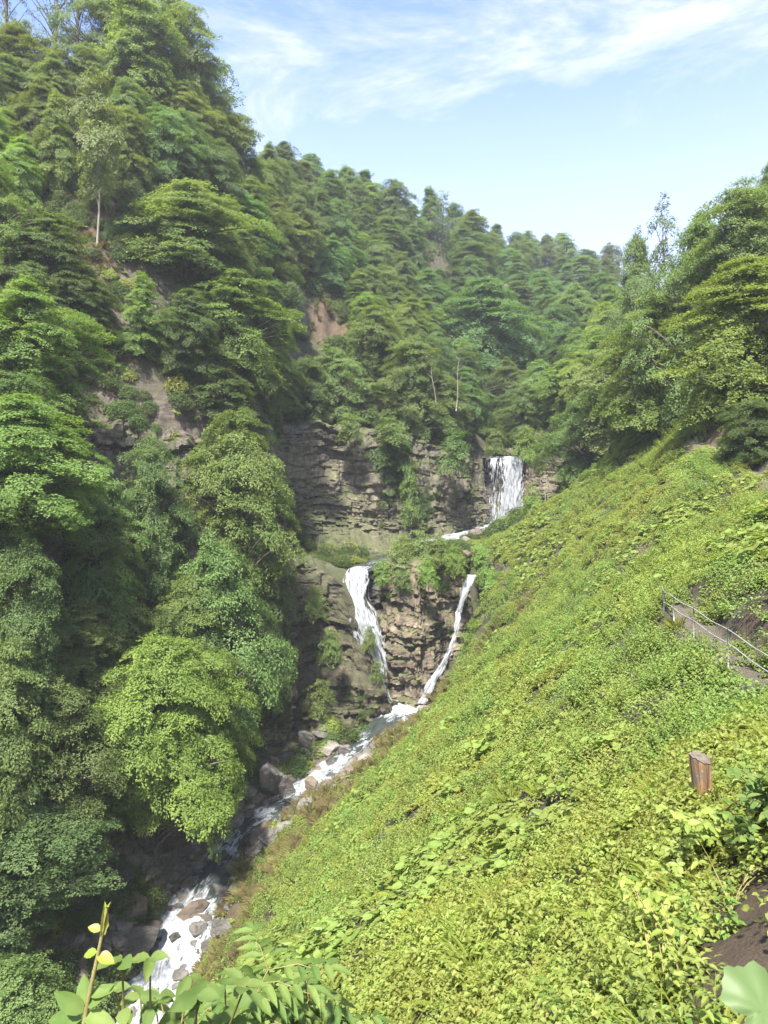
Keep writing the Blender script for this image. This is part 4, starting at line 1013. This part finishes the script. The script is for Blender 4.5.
#</VEG>
#<PROPS>
# ------------------------------------------------------------------ boulders in and beside the stream
BV = [boulder_data(s) for s in (201, 202, 203, 204, 205)]
BOULD = [  # photo x, y of the middle, width, height, stone, label
    (130, 906, 44, 40, BOULDER_RED, 'large angular brown boulder on the left bank beside the lowest white water'),
    (132, 940, 58, 44, BOULDER_WET, 'big dark wet boulder just below the large angular brown one'),
    (193, 911, 34, 19, BOULDER_RED, 'smooth reddish boulder lying in the middle of the lowest white water'),
    (199, 928, 19, 20, BOULDER, 'grey upright boulder directly below the smooth reddish boulder'),
    (176, 937, 14, 16, BOULDER_WET, 'small dark stone poking through the foam left of the grey upright boulder'),
    (199, 897, 17, 13, BOULDER, 'grey boulder just upstream of the smooth reddish boulder'),
    (213, 892, 11, 9, BOULDER_WET, 'small dark stone beside the grey boulder upstream of the reddish one'),
    (235, 889, 16, 14, BOULDER_PALE, 'pale pointed stone on the right bank above the reddish boulder'),
    (226, 901, 20, 12, BOULDER, 'low grey stone on the right bank right of the reddish boulder'),
    (222, 925, 20, 18, BOULDER, 'mossy grey stone at the right edge of the lowest white water'),
    (221, 855, 24, 14, BOULDER_WET, 'round black wet boulder at the left of the narrow white chute'),
    (250, 839, 26, 20, BOULDER_WET, 'dark square boulder standing in the narrow white chute'),
    (270, 836, 24, 17, BOULDER, 'grey boulder on the right bank beside the dark square one'),
    (286, 826, 22, 14, BOULDER, 'dull grey boulder on the right bank above the narrow chute'),
    (296, 806, 28, 9, BOULDER_WET, 'flat dark wet slab below the brown boulder splitting the stream'),
    (311, 783, 17, 24, BOULDER_RED, 'upright brown boulder splitting the white stream in two'),
    (330, 776, 14, 9, BOULDER_WET, 'small black stone right of the upright brown boulder'),
    (329, 748, 22, 16, BOULDER_PALE, 'pale pinkish boulder on the left bank of the stream'),
    (326, 735, 32, 9, BOULDER, 'flat grey slab behind the pale pinkish boulder'),
    (345, 752, 15, 11, BOULDER_WET, 'dark boulder at the water edge right of the pale pinkish one'),
    (331, 762, 16, 13, BOULDER_WET, 'dark boulder at the water edge below the pale pinkish one'),
    (365, 757, 18, 10, BOULDER_PALE, 'pinkish stone on the right bank opposite the pale pinkish boulder'),
    (352, 763, 14, 9, BOULDER, 'grey stone on the right bank left of the pinkish stone'),
    (270, 778, 26, 40, BOULDER, 'big grey leaning rock on the rubble left of the stream'),
    (286, 787, 20, 24, BOULDER_WET, 'dark brown rock between the leaning rock and the stream'),
    (262, 752, 22, 18, BOULDER, 'grey rock on the rubble above the big leaning rock'),
    (288, 757, 18, 12, BOULDER, 'squat grey rock on the rubble right of the leaning rock top'),
    (300, 742, 18, 10, BOULDER_RED, 'brown flat rock at the top of the rubble'),
    (250, 790, 20, 16, BOULDER, 'grey rock on the rubble lower left of the leaning rock'),
    (120, 872, 30, 20, BOULDER_WET, 'dark ledge rock in the shade under the broad yellow green tree'),
    (475, 533, 22, 13, BOULDER_RED, 'tan boulder in the stream below the upper waterfall'),
    (464, 540, 13, 9, BOULDER, 'smaller stone at the left of the tan boulder below the upper waterfall'),
    (489, 537, 14, 9, BOULDER, 'grey stone at the right of the tan boulder below the upper waterfall'),
    (497, 456, 6, 7, BOULDER_WET, 'small dark stone splitting the lip of the upper waterfall'),
    (512, 452, 22, 9, BOULDER_RED, 'long brown rock behind the lip of the upper waterfall'),
    (466, 553, 15, 13, BOULDER_RED, 'rounded brown rock on the mound between the two lower falls'),
]
rb = random.Random(9)
for i, (px, py, w, h, mt, lab) in enumerate(BOULD):
    p = hit(px, min(py + h * 0.42, 1023), 30); rx, rz = w / F * p[1] / 2 * 1.08, h / F * p[1] / 2 * 1.15
    V, Fl, S = BV[i % 5]
    me = mesh_np('boulder', V * np.array([rx, (rx + rz) / 2, rz]) / np.array([1, 1, .75]), Fl, S, mt, False)
    o = link('boulder', me, label=lab, category='boulder', group='boulders along the stream')
    o.location = (p[0], p[1], p[2] + rz * 0.62); o.rotation_euler = (rb.uniform(-.25, .25), rb.uniform(-.25, .25), rb.uniform(0, .9))

# broken stone on the banks: nobody could count it
def rubble():
    rng = np.random.default_rng(17); pos, scl = [], []
    y = rng.uniform(54, 92, 9500); off = rng.normal(0, 4.0, 9500); x = stream_x(y) + off
    ds, _ = polydist(x, y, np.array(STREAM)[:, :3])
    ok = (ds > 1.0) & (ds < 9) & ((off < 0) | (ds < 3.4)); x, y = x[ok], y[ok]
    z = H(x, y); n = len(x); s_ = np.minimum(0.11 + rng.exponential(.22, n), 1.2)
    rot = rng.uniform(0, 6.28, (n, 3)) * np.array([.12, .12, 1]); scl = np.stack([s_, s_ * rng.uniform(.6, 1, n), s_ * rng.uniform(.5, 1, n)], -1)
    scatter_obj('rubble', np.stack([x, y, z + s_ * .2], -1), rot, scl, rng.choice([IDX['m'], IDX['m'], IDX['n']], n))
rubble()

# plants rooted on the ledges of the rock faces
def ledge_plants():
    rng = np.random.default_rng(23); A, S_, K = [], [], []
    for (V, mt) in LEDGE:
        if mt == BOULDER_WET: continue
        dx = V[2:, 1:-1] - V[:-2, 1:-1]; dz = V[1:-1, 2:] - V[1:-1, :-2]
        n = np.cross(dx, dz); n /= np.linalg.norm(n, axis=-1)[..., None] + 1e-9
        up = np.abs(n[..., 2]); c_ = V[1:-1, 1:-1]
        w = 0.25 * sstep(.45, .8, up) + 0.02
        w = w * sstep(-.15, .35, fbm(c_[..., 0] / 3, c_[..., 1] / 3, c_[..., 2] / 3, 61, 3)) * (2.2 if mt == ROCK_MOSS else 0.8)
        pick = rng.random(w.shape) < w * 0.11
        q = c_[pick]; A.append(q); S_.append(rng.uniform(.2, .6, len(q))); K.append(rng.choice([IDX['i'], IDX['i'], IDX['e'], IDX['h'], IDX['c']], len(q)))
    A, S_, K = np.concatenate(A), np.concatenate(S_), np.concatenate(K)
    S_ = np.where((K == IDX['i']) | (K == IDX['j']), S_ * .8, S_ * 1.9)
    n = len(A); rot = np.stack([rng.uniform(0.1, .6, n), rng.normal(0, .2, n), rng.normal(0, .6, n)], -1)
    scatter_obj('ledge_plants', A, rot, np.stack([S_, S_, S_], -1), K); print('LEDGE', n)
ledge_plants()

# ------------------------------------------------------------------ bushes on the mound and the ledges
BUSH = [
    (392, 558, 97, 26, 18, 'p', 'pale green bush at the left end of the mound between the two lower falls'),
    (408, 552, 99, 28, 19, 'b', 'bright green bush second from the left on the mound between the lower falls'),
    (425, 550, 98, 26, 22, 'p', 'pale green bush in the middle of the mound between the lower falls'),
    (441, 553, 97, 26, 20, 'b', 'bright green bush fourth from the left on the mound between the lower falls'),
    (456, 562, 96, 22, 18, 'y', 'yellow green bush near the right end of the mound, below the rounded rock'),
    (384, 574, 95.5, 20, 14, 'b', 'low bush hanging over the lip right of the lower cascade'),
    (404, 578, 93.5, 22, 16, 'm', 'green bush overhanging the front of the block between the falls'),
    (428, 574, 92.5, 22, 16, 'y', 'yellow green bush overhanging the right corner of the block between the falls'),
    (412, 498, 114, 24, 36, 'm', 'leafy green bush growing on a ledge of the layered middle cliff'),
    (350, 430, 113, 28, 16, 'm', 'bush draping the top of the layered middle cliff on its left'),
    (395, 432, 114, 30, 16, 'm', 'bush draping the top of the layered middle cliff at its centre'),
    (450, 455, 119, 36, 26, 'd', 'dark bush draping the cliff top left of the upper waterfall'),
    (510, 536, 118, 24, 22, 'b', 'bush on the bank just below the foot of the upper waterfall'),
    (535, 508, 112, 26, 24, 'b', 'bush below the tan strata right of the upper waterfall'),
    (486, 566, 98, 24, 22, 'b', 'bush at the lip right of the thin side fall'),
    (492, 592, 95, 28, 24, 'y', 'yellow green bush just right of the upper part of the thin side fall'),
    (482, 618, 92.5, 28, 26, 'b', 'bright bush right of the middle of the thin side fall'),
    (476, 644, 91, 26, 24, 'y', 'yellow green bush lower right of the thin side fall'),
    (462, 664, 90, 24, 20, 'b', 'bush beside the lower end of the thin side fall'),
    (498, 444, 134, 26, 18, 'm', 'bush on the rock above the left of the upper waterfall lip'),
    (524, 446, 130, 26, 20, 'b', 'bush on the rock above the right of the upper waterfall lip'),
    (368, 640, 92.2, 16, 16, 'o', 'small olive bush at the edge of the buttress beside the lower cascade'),
    (378, 672, 91, 14, 14, 'm', 'small green bush at the low tip of the buttress beside the cascade'),
    (316, 604, 91, 26, 20, 'o', 'olive bush on the rock buttress left of the lower cascade'),
    (330, 648, 90, 26, 20, 'o', 'olive bush halfway up the rock buttress left of the lower cascade'),
    (316, 700, 87, 30, 20, 'm', 'green bush at the foot of the rock buttress left of the lower cascade'),
]
for (px, py, Y, w, h, ck, lab) in BUSH:
    x = (px - CX) / F * Y; tm, cm, Ht, Rd = ARCH['bush']
    r = empty('bush', (x, Y, (HZ - py - h * .55) / F * Y), lab, 'bush', 'bushes on the rocks by the falls')
    r.rotation_euler = (0, 0, RT.uniform(0, 6.28)); r.scale = (w / F * Y / 2 / Rd,) * 2 + (h / F * Y * 1.15 / Ht,)
    for nm, me in (('stem', tm), ('foliage', cm)):
        o = link(nm, me, r); cc = COLS[ck][0]
        if nm == 'foliage': o.color = (cc[0] * 1.15, cc[1] * 1.15, cc[2] * 1.1, 1)
# small dark pointed tree on the ledge beside the leafy bush
tm, cm, Ht, Rd = ARCH['pointed']; p = P(427, 522, 115.5)
r = empty('tree', p, 'small dark pointed tree on the ledge right of the leafy bush', 'tree', 'trees in the gorge'); r.scale = (.32, .32, .36)
for nm, me in (('trunk', tm), ('crown', cm)):
    o = link(nm, me, r); o.color = (.6, .72, .8, 1)
# pale bare trunks standing near the foot of the right wood
for (px, pb, pt, Y, dx, lab) in ((543, 511, 470, 108, .25, 'thin pale bare trunk, left of two standing right of the upper waterfall'), (549, 508, 476, 107, -.1, 'thin pale bare trunk, right of two standing right of the upper waterfall'),
                                 (456, 402, 352, 124, .2, 'thin pale bare trunk among the trees on the cliff top'), (436, 398, 360, 123, -.3, 'shorter pale bare trunk left of the one on the cliff top')):
    b, t = P(px, pb, Y), P(px, pt, Y); zz = np.linspace(0, 1, 9)
    pts = (b - [0, 0, 1.5])[None] + (t - b + [dx * 3, 0, 1.5])[None] * zz[:, None] + np.stack([.12 * np.sin(zz * 7), 0 * zz, 0 * zz], -1)
    prt = [tube(pts, .10 * (1 - .7 * zz), 6)]
    for k in (4, 5, 6, 7):
        d = np.array([(-1) ** k * .9, -.3, .7]); prt.append(tube(np.array([pts[k], pts[k] + d * .6, pts[k] + d * 1.1 + [0, 0, .3]]), [.035, .025, .01], 4))
    link('bare_trunk', mesh_np('bare_trunk', *merge(prt), BARK_PALE, True), label=lab, category='trunk', group='pale bare trunks')

# ------------------------------------------------------------------ handrail beside the footpath
METAL = plain_mat('galvanised_metal', [(0.3, (0.26, 0.27, 0.27)), (0.7, (0.46, 0.46, 0.45))], 6, 0.42, 0.05, 30, metallic=0.35)
def handrail():
    px_ = [784, 752, 716, 690, 671, 662, 664]; Yr = [15.8, 17.6, 20.2, 22.4, 24.2, 25.6, 27.0]; tops = [668, 645, 623, 607, 596, 590, 584]
    P_ = np.array([P(a, t, y) for a, t, y in zip(px_, tops, Yr)])
    r = empty('handrail', P_[2] - [0, 0, 1.0], 'thin grey two-bar metal handrail along the footpath on the green slope', 'handrail')
    s = np.linspace(0, len(P_) - 1, 60); C = np.stack([np.interp(s, np.arange(len(P_)), P_[:, k]) for k in range(3)], -1)
    C = np.stack([np.convolve(np.pad(C[:, k], 4, 'edge'), np.ones(9) / 9, 'valid') for k in range(3)], -1)
    C[:, 2] += .02 * np.sin(s * 5)
    o0 = np.array(r.location)
    for dz in (0, -.36):
        link('rail', mesh_np('rail', *tube(C + [0, 0, dz] - o0, .015, 8), METAL, True), r)
    for k in (3, 16, 28, 38, 47, 54, 58):
        q = C[k]; g = h1(q[0], q[1]); b = np.array([q[0], q[1], min(g - .2, q[2] - .9)])
        link('post', mesh_np('post', *tube(np.array([b, (b + q) / 2, q + [0, 0, .05]]) - o0, .022, 8), METAL, True), r)
handrail()

# ------------------------------------------------------------------ cut wooden post
def wood_mat():
    m, nt, out = M_new('split_wood'); N = NT(nt); tc = N.n('ShaderNodeTexCoord')
    mp = N.n('ShaderNodeMapping', inp={'Vector': tc.outputs['Object'], 'Scale': (14, 14, 1.6)})
    f = N.noise(mp.outputs[0], 1.2, 8, .65, .3)
    col = N.ramp(f, [(.3, (.07, .04, .022)), (.48, (.17, .095, .045)), (.62, (.27, .165, .08)), (.75, (.22, .16, .10))])
    big = N.noise(tc.outputs['Object'], 5, 4, .6); col = N.mix(N.ramp(big, [(.45, 0), (.6, .8)]), col, (.12, .095, .07))
    b = N.n('ShaderNodeBsdfPrincipled', inp={'Base Color': col, 'Roughness': .85}); bm = N.n('ShaderNodeBump', inp={'Strength': .9, 'Distance': .02, 'Height': f})
    N.link(bm.outputs[0], b.inputs['Normal']); N.link(b.outputs[0], out.inputs[0]); return m
def cut_post():
    g = hit(706, 806); Y = g[1]; hgt = 48 / F * Y; rad = 10 / F * Y
    nth, nz = 48, 40; th = np.arange(nth) * 2 * math.pi / nth; t = np.linspace(0, 1, nz)
    TH, T = np.meshgrid(th, t, indexing='ij')
    rr = rad * (0.80 + 0.24 * T) * (1 + .10 * fbm(np.cos(TH) * 2, np.sin(TH) * 2, T * 1.2, 3, 3) + .06 * np.round(fbm(np.cos(TH) * 3, np.sin(TH) * 3, T * .6, 8, 2) * 3))
    top = hgt * (1 + .07 * fbm(np.cos(TH) * 1.6, np.sin(TH) * 1.6, 0, 5, 3) + .05 * np.cos(TH - 2))
    V = np.stack([rr * np.cos(TH) - .07 * T * 1.0, rr * np.sin(TH), -.3 + T * (top + .3)], -1).reshape(-1, 3)
    f, sz = grid_faces(nth, nz, wrap=True)
    r = empty('cut_post', g, 'weathered cut wooden post sticking up out of the green slope', 'post')
    link('stump', mesh_np('stump', V, f, sz, wood_mat(), False), r)
    # sawn top: rings of the end grain
    rim = V.reshape(nth, nz, 3)[:, -1]; c0 = rim.mean(0); ks = np.linspace(1, 0.02, 8)
    W_ = np.concatenate([c0 + (rim - c0) * k + [0, 0, .012 * (1 - k) + .008 * math.sin(k * 20) + .002] for k in ks]); W_ = W_.reshape(8, nth, 3).transpose(1, 0, 2).reshape(-1, 3)
    f2, s2 = grid_faces(nth, 8, wrap=True)
    link('cut_face', mesh_np('cut_face', W_, f2, s2, plain_mat('end_grain', [(.3, (.08, .068, .055)), (.7, (.19, .16, .12))], 14, .9, .6, 40), False), r)
cut_post()

# ------------------------------------------------------------------ cable lying across the slope
pts = [hit(a, b_, 5) + [0, 0, .28] for a, b_ in ((214, 968), (274, 957), (320, 943), (370, 923), (420, 900), (466, 886), (501, 869), (530, 849), (556, 829), (580, 808))]
pts = np.array(pts); s = np.linspace(0, len(pts) - 1, 120); C = np.stack([np.interp(s, np.arange(len(pts)), pts[:, k]) for k in range(3)], -1)
C = np.stack([np.convolve(np.pad(C[:, k], 6, 'edge'), np.ones(13) / 13, 'valid') for k in range(3)], -1)
C[:, 2] = np.maximum(C[:, 2], H(C[:, 0], C[:, 1]) + .2) + .03 * np.sin(s * 2.1)
link('cable', mesh_np('cable', *tube(C, .016, 6), plain_mat('black_rubber', [(.3, (.03, .03, .03)), (.7, (.06, .06, .055))], 5, .6, 0), True), label='thin dark cable lying slantwise across the green slope', category='cable')

# ------------------------------------------------------------------ plants close to the viewer
LEAF_NEAR = leaf_mat('near_leaf', (0.095, 0.165, 0.038), (0.18, 0.24, 0.058), 0.38, 0.68, False, (9.0, (0.72, 0.8, 0.7)))
LEAF_YEL = leaf_mat('young_leaf', (0.20, 0.25, 0.04), (0.34, 0.34, 0.06), 0.42, 0.42, False)
LEAF_MINT = leaf_mat('mint_leaf', (0.095, 0.155, 0.052), (0.115, 0.172, 0.060), 0.3, 0.5, False)
STEM = plain_mat('green_stem', [(.3, (.12, .13, .04)), (.7, (.26, .2, .08))], 8, .6, .2, 30)
STEM_RED = plain_mat('brown_stem', [(.3, (.15, .12, .045)), (.7, (.27, .24, .09))], 14, .6, .3, 30)
def leaf_obj(specs, mat, parent, name, tpl='fine', tint_seed=0):
    """specs: (base point, direction, normal, length, width)"""
    rng = np.random.default_rng(tint_seed)
    a = [np.array([q[k] for q in specs], float) for k in range(5)]
    V, Fl, S, T = leaves(a[0], a[1], a[2], a[3], a[4], tpl, rng.random(len(specs)))
    return link(name, mesh_np(name, V, Fl, S, mat, True, {'tint': T}), parent)
def shoot():
    Y = 1.9; base = np.array([-.86, Y, -2.4]); tip = P(108, 903, Y)
    r = empty('plant_shoot', base, 'tall young shoot with a yellow bud rising at the bottom left in front', 'plant')
    ctl = np.array([base, P(66, 1130, Y), P(86, 1010, Y), P(95, 968, Y), P(102, 935, Y), tip]) - base
    s = np.linspace(0, 5, 40); C = np.stack([np.interp(s, np.arange(6), ctl[:, k]) for k in range(3)], -1); C = np.stack([np.convolve(np.pad(C[:, k], 3, 'edge'), np.ones(7) / 7, 'valid') for k in range(3)], -1)
    link('stem', mesh_np('stem', *tube(C, np.linspace(.0075, .0035, 40), 8), STEM_RED, True), r)
    q = lambda px, py, dy=0: P(px, py, Y) - base + [0, dy, 0]
    U = lambda px, py, z: np.array([px, z, -py], float)
    sm = [(q(101, 938), U(6, -34, 0), U(1, .1, -1), .09, .022), (q(104, 926), U(3, -22, .3), U(-1, 0, -1), .06, .016), (q(101, 930), U(-10, -3, -.2), U(0, -1, -.7), .035, .022), (q(97, 952), U(-9, 2, 0), U(.1, -1, -.6), .038, .025),
          (q(97, 955), U(12, 3, -2), U(0, -1, -.5), .05, .032)]
    leaf_obj(sm, LEAF_YEL, r, 'young_leaf', tint_seed=4)
    big = [(q(84, 1000), U(-30, -25, -6), U(.6, -.4, -1), .115, .055), (q(82, 1008), U(-48, 4, 8), U(.2, -1, -.7), .13, .06), (q(80, 1016), U(-45, 18, -10), U(.3, -1, -.5), .13, .065), (q(86, 995), U(26, -22, 5), U(-.5, -.6, -.9), .10, .05),
           (q(84, 1004), U(36, 4, -8), U(-.2, -1, -.6), .115, .055), (q(90, 985), U(22, -6, 6), U(-.4, -1, -.5), .085, .045), (q(76, 1024), U(-30, 8, -20), U(.2, -1, -.5), .12, .06), (q(80, 1018), U(40, 10, -10), U(-.2, -1, -.5), .13, .06),
           (q(86, 998), U(-10, -30, 14), U(0, -.3, -1), .10, .05), (q(78, 1022), U(10, 6, -30), U(0, -1, -.4), .12, .06)]
    big = [(a + np.array([0, 0, -.03]), b_, c_, l_ * .8, w_ * .8) for a, b_, c_, l_, w_ in big]
    leaf_obj(big, LEAF_NEAR, r, 'leaf_spray', tint_seed=6)
shoot()
def leafy_bush(name, label, base, tips, L, seed, compound=False, mat=None):
    rng = np.random.default_rng(seed); base = np.array(base, float); r = empty(name, base, label, 'plant'); st, sp = [], []
    for (px, py, Y) in tips:
        t = P(px, py, Y) - base; m = 9; s = np.linspace(0, 1, m)
        root = rng.normal(0, .10, 3) * [1, 1, 0]
        C = root + (t - root)[None] * s[:, None]; C[:, :2] -= (t - root)[None, :2] * (0.35 * np.sin(s * math.pi))[:, None]
        st.append(tube(C, np.linspace(.009, .003, m), 6)); ln = np.linalg.norm(t)
        for k in range(2, m):
            if s[k] * ln < ln - .75: continue
            for sd in ((0, math.pi) if k < m - 1 else (0, 2.1, 4.2)):
                az = k * 1.57 + sd + rng.normal(0, .35); D = np.array([math.cos(az), math.sin(az), rng.normal(-.1, .3)])
                if not compound:
                    sp.append((C[k], D, np.array([0, -.25, 1]) + rng.normal(0, .3, 3), L * rng.uniform(.6, 1.2), L * rng.uniform(.42, .62)))
                else:
                    D /= np.linalg.norm(D); rl = L * 2.3 * rng.uniform(.7, 1.1); side = np.array([-D[1], D[0], 0]); st.append(tube(np.array([C[k], C[k] + D * rl * .5 + [0, 0, .02], C[k] + D * rl - [0, 0, .03]]), [.003, .0025, .0015], 4))
                    for j in range(4):
                        p = C[k] + D * rl * (.3 + .22 * j) + [0, 0, .01]
                        for s2 in (-1, 1): sp.append((p, side * s2 + D * .7 + [0, 0, -.25], np.array([0, -.15, 1]) + rng.normal(0, .15, 3), L * rng.uniform(.7, 1), L * .3))
                    sp.append((C[k] + D * rl, D + [0, 0, -.3], np.array([0, -.1, 1]), L, L * .32))
    link('stem', mesh_np('stem', *merge(st), STEM, True), r)
    leaf_obj(sp, mat or LEAF_NEAR, r, 'foliage', tint_seed=seed)
rg = random.Random(31)
leafy_bush('leafy_bush', 'leafy bush with broad oval leaves at the bottom edge right of the tall shoot', (-.75, 2.5, -2.9), [(rg.uniform(112, 245), rg.uniform(982, 1045), rg.uniform(2.2, 3.0)) for _ in range(17)] + [(150, 958, 2.4), (190, 976, 2.5), (122, 960, 2.3), (225, 985, 2.7)], .085, 7)
leafy_bush('leafy_bush', 'plant with feathery divided leaves at the bottom edge, lower centre left', (-.45, 3.4, -3.7), [(rg.uniform(225, 345), rg.uniform(995, 1045), rg.uniform(3.0, 4.2)) for _ in range(14)] + [(268, 970, 3.4), (246, 985, 3.2), (305, 980, 3.6)], .12, 8, True)
leafy_bush('leafy_bush', 'yellowish leafy bush between the cut post and the bare earth bank', hit(672, 985), [(rg.uniform(625, 700), rg.uniform(880, 985), rg.uniform(5.2, 6.4)) for _ in range(60)], .085, 9, mat=LEAF_FERN)
leafy_bush('leafy_bush', 'dense leafy bush growing just below the cut wooden post', hit(700, 860), [(rg.uniform(655, 735), rg.uniform(800, 880), rg.uniform(6.6, 8.0)) for _ in range(50)], .10, 10, mat=LEAF_BRIGHT)
leafy_bush('leafy_bush', 'dull green bush at the right edge right of the cut post', hit(758, 850), [(rg.uniform(728, 790), rg.uniform(765, 840), rg.uniform(5.6, 7.0)) for _ in range(26)], .11, 11)
def big_leaf():
    b = np.array([1.05, 1.75, -2.75]); c0 = P(796, 1022, 1.7); r = empty('broad_leaf', b, 'single large pale green leaf cut off by the bottom right corner', 'leaf')
    link('stalk', mesh_np('stalk', *tube(np.array([b, b * .4 + c0 * .6 - [0, .06, .1], c0 - [0, 0, .01]]) - b, [.008, .006, .004], 8), STEM, True), r)
    leaf_obj([(c0 - b - [.10, 0, -.02], [1, .25, .05], [-.1, -.75, .8], .19, .20)], LEAF_MINT, r, 'leaf_blade', 'disc')
big_leaf()
def dead_branch(label, pxs, seed):
    rng = np.random.default_rng(seed); pts = np.array([hit(a, b_, 3) + [0, 0, dz] for a, b_, dz in pxs]); prt = [tube(pts, np.linspace(.009, .003, len(pts)), 6)]
    for k in range(1, len(pts)):
        for _ in range(3):
            d = rng.normal(0, 1, 3) * .22 + [0, 0, .1]; q = pts[k - 1] + (pts[k] - pts[k - 1]) * rng.random(); prt.append(tube(np.array([q, q + d * .6, q + d + [0, 0, -.04]]), [.006, .004, .002], 4))
    link('dead_branch', mesh_np('dead_branch', *merge(prt), STEM_RED, True), label=label, category='branch')
dead_branch('dry dead branch lying on the bare earth bank at the right edge', [(770, 868, .2), (752, 884, .15), (738, 905, .1), (730, 925, .06)], 2)
#</PROPS>

# ------------------------------------------------------------------ the air in the gorge
def haze():
    x0, x1, y0, y1, z0, z1 = -240, 280, -60, 480, -62, 190
    V = np.array([(x, y, z) for x in (x0, x1) for y in (y0, y1) for z in (z0, z1)], float)
    Fc = [0, 1, 3, 2, 4, 6, 7, 5, 0, 4, 5, 1, 2, 3, 7, 6, 0, 2, 6, 4, 1, 5, 7, 3]
    m, nt, out = M_new('damp_air'); N = NT(nt)
    vol = N.n('ShaderNodeVolumePrincipled'); vol.inputs['Color'].default_value = (0.86, 0.92, 1.0, 1); vol.inputs['Density'].default_value = HAZE; vol.inputs['Anisotropy'].default_value = 0.1
    N.link(vol.outputs[0], out.inputs['Volume'])
    link('haze', mesh_np('haze', V, np.array(Fc), np.full(6, 4), m), kind='stuff')
HAZE = 0.00032
haze()

# ------------------------------------------------------------------ sky, sun, camera
def world():
    w = bpy.data.worlds.new('World'); SC.world = w; w.use_nodes = True
    nt = w.node_tree; nt.nodes.clear(); N = NT(nt)
    out = N.n('ShaderNodeOutputWorld')
    sky = N.n('ShaderNodeTexSky', sky_type='NISHITA', sun_disc=False)
    sky.sun_elevation = R(SUN_EL); sky.sun_rotation = R(SUN_AZ); sky.air_density = 1.0; sky.dust_density = 1.2; sky.ozone_density = 1.5
    tc = N.n('ShaderNodeTexCoord')
    sep = N.n('ShaderNodeSeparateXYZ', inp={0: tc.outputs['Generated']})
    # thin high cloud, drawn out in slanting wisps
    mp = N.n('ShaderNodeMapping', inp={'Vector': tc.outputs['Generated'], 'Rotation': (0.15, R(38), 0.1), 'Scale': (1.1, 1.4, 3.9), 'Location': (0.7, 0.2, 0.35)})
    n1 = N.noise(mp.outputs[0], 2.9, 12, 0.66, 0.55)
    n2 = N.noise(mp.outputs[0], 0.9, 3, 0.5)
    cl = N.ramp(N.math('ADD', N.math('ADD', n1, N.math('MULTIPLY', sep.outputs[0], 0.16)), N.math('MULTIPLY', N.math('SUBTRACT', n2, 0.5), 0.9)), [(0.40, 0.0), (0.50, 0.26), (0.58, 0.56), (0.72, 0.92)])
    low = N.ramp(sep.outputs[2], [(0.16, 0.62), (0.50, 0.0)])
    k = N.math('MAXIMUM', cl, low)
    col = N.mix(k, N.mix(1.0, sky.outputs[0], SKY_TINT, 'MULTIPLY'), CLOUD)
    bg = N.n('ShaderNodeBackground', inp={'Color': col, 'Strength': SKY_STR}); N.link(bg.outputs[0], out.inputs[0])

SUN_EL, SUN_AZ = 57.0, 196.0          # azimuth clockwise from +y
SKY_STR = 0.125; SKY_TINT = (0.79, 0.81, 1.06); CLOUD = (3.05, 3.05, 3.1)
world()
sd = Vector((math.sin(R(SUN_AZ)) * math.cos(R(SUN_EL)), math.cos(R(SUN_AZ)) * math.cos(R(SUN_EL)), math.sin(R(SUN_EL))))
L = bpy.data.lights.new('sun', 'SUN'); L.energy = 4.4; L.angle = R(3.0); L.color = (1.0, 0.94, 0.83)
lo = bpy.data.objects.new('sun', L); COL.objects.link(lo); lo.rotation_euler = sd.to_track_quat('Z', 'Y').to_euler()

cam = bpy.data.cameras.new('camera'); co = bpy.data.objects.new('camera', cam); COL.objects.link(co)
co.rotation_euler = (R(90), 0, 0)
cam.sensor_fit = 'VERTICAL'; cam.sensor_height = 36; cam.sensor_width = 27; cam.lens = F / 1024 * 36; cam.shift_y = -(512 - HZ) / 1024
cam.clip_start = 0.05; cam.clip_end = 3000
SC.camera = co
SC.render.resolution_x, SC.render.resolution_y = 768, 1024
SC.view_settings.view_transform = 'Standard'; SC.view_settings.look = 'None'; SC.view_settings.gamma = 1; SC.view_settings.use_curve_mapping = False
SC.view_settings.exposure = 1.8
cy = SC.cycles
cy.max_bounces = 8; cy.diffuse_bounces = 4; cy.glossy_bounces = 2; cy.transmission_bounces = 4; cy.transparent_max_bounces = 12; cy.volume_bounces = 0
cy.use_denoising = True
cy.caustics_reflective = False; cy.caustics_refractive = False
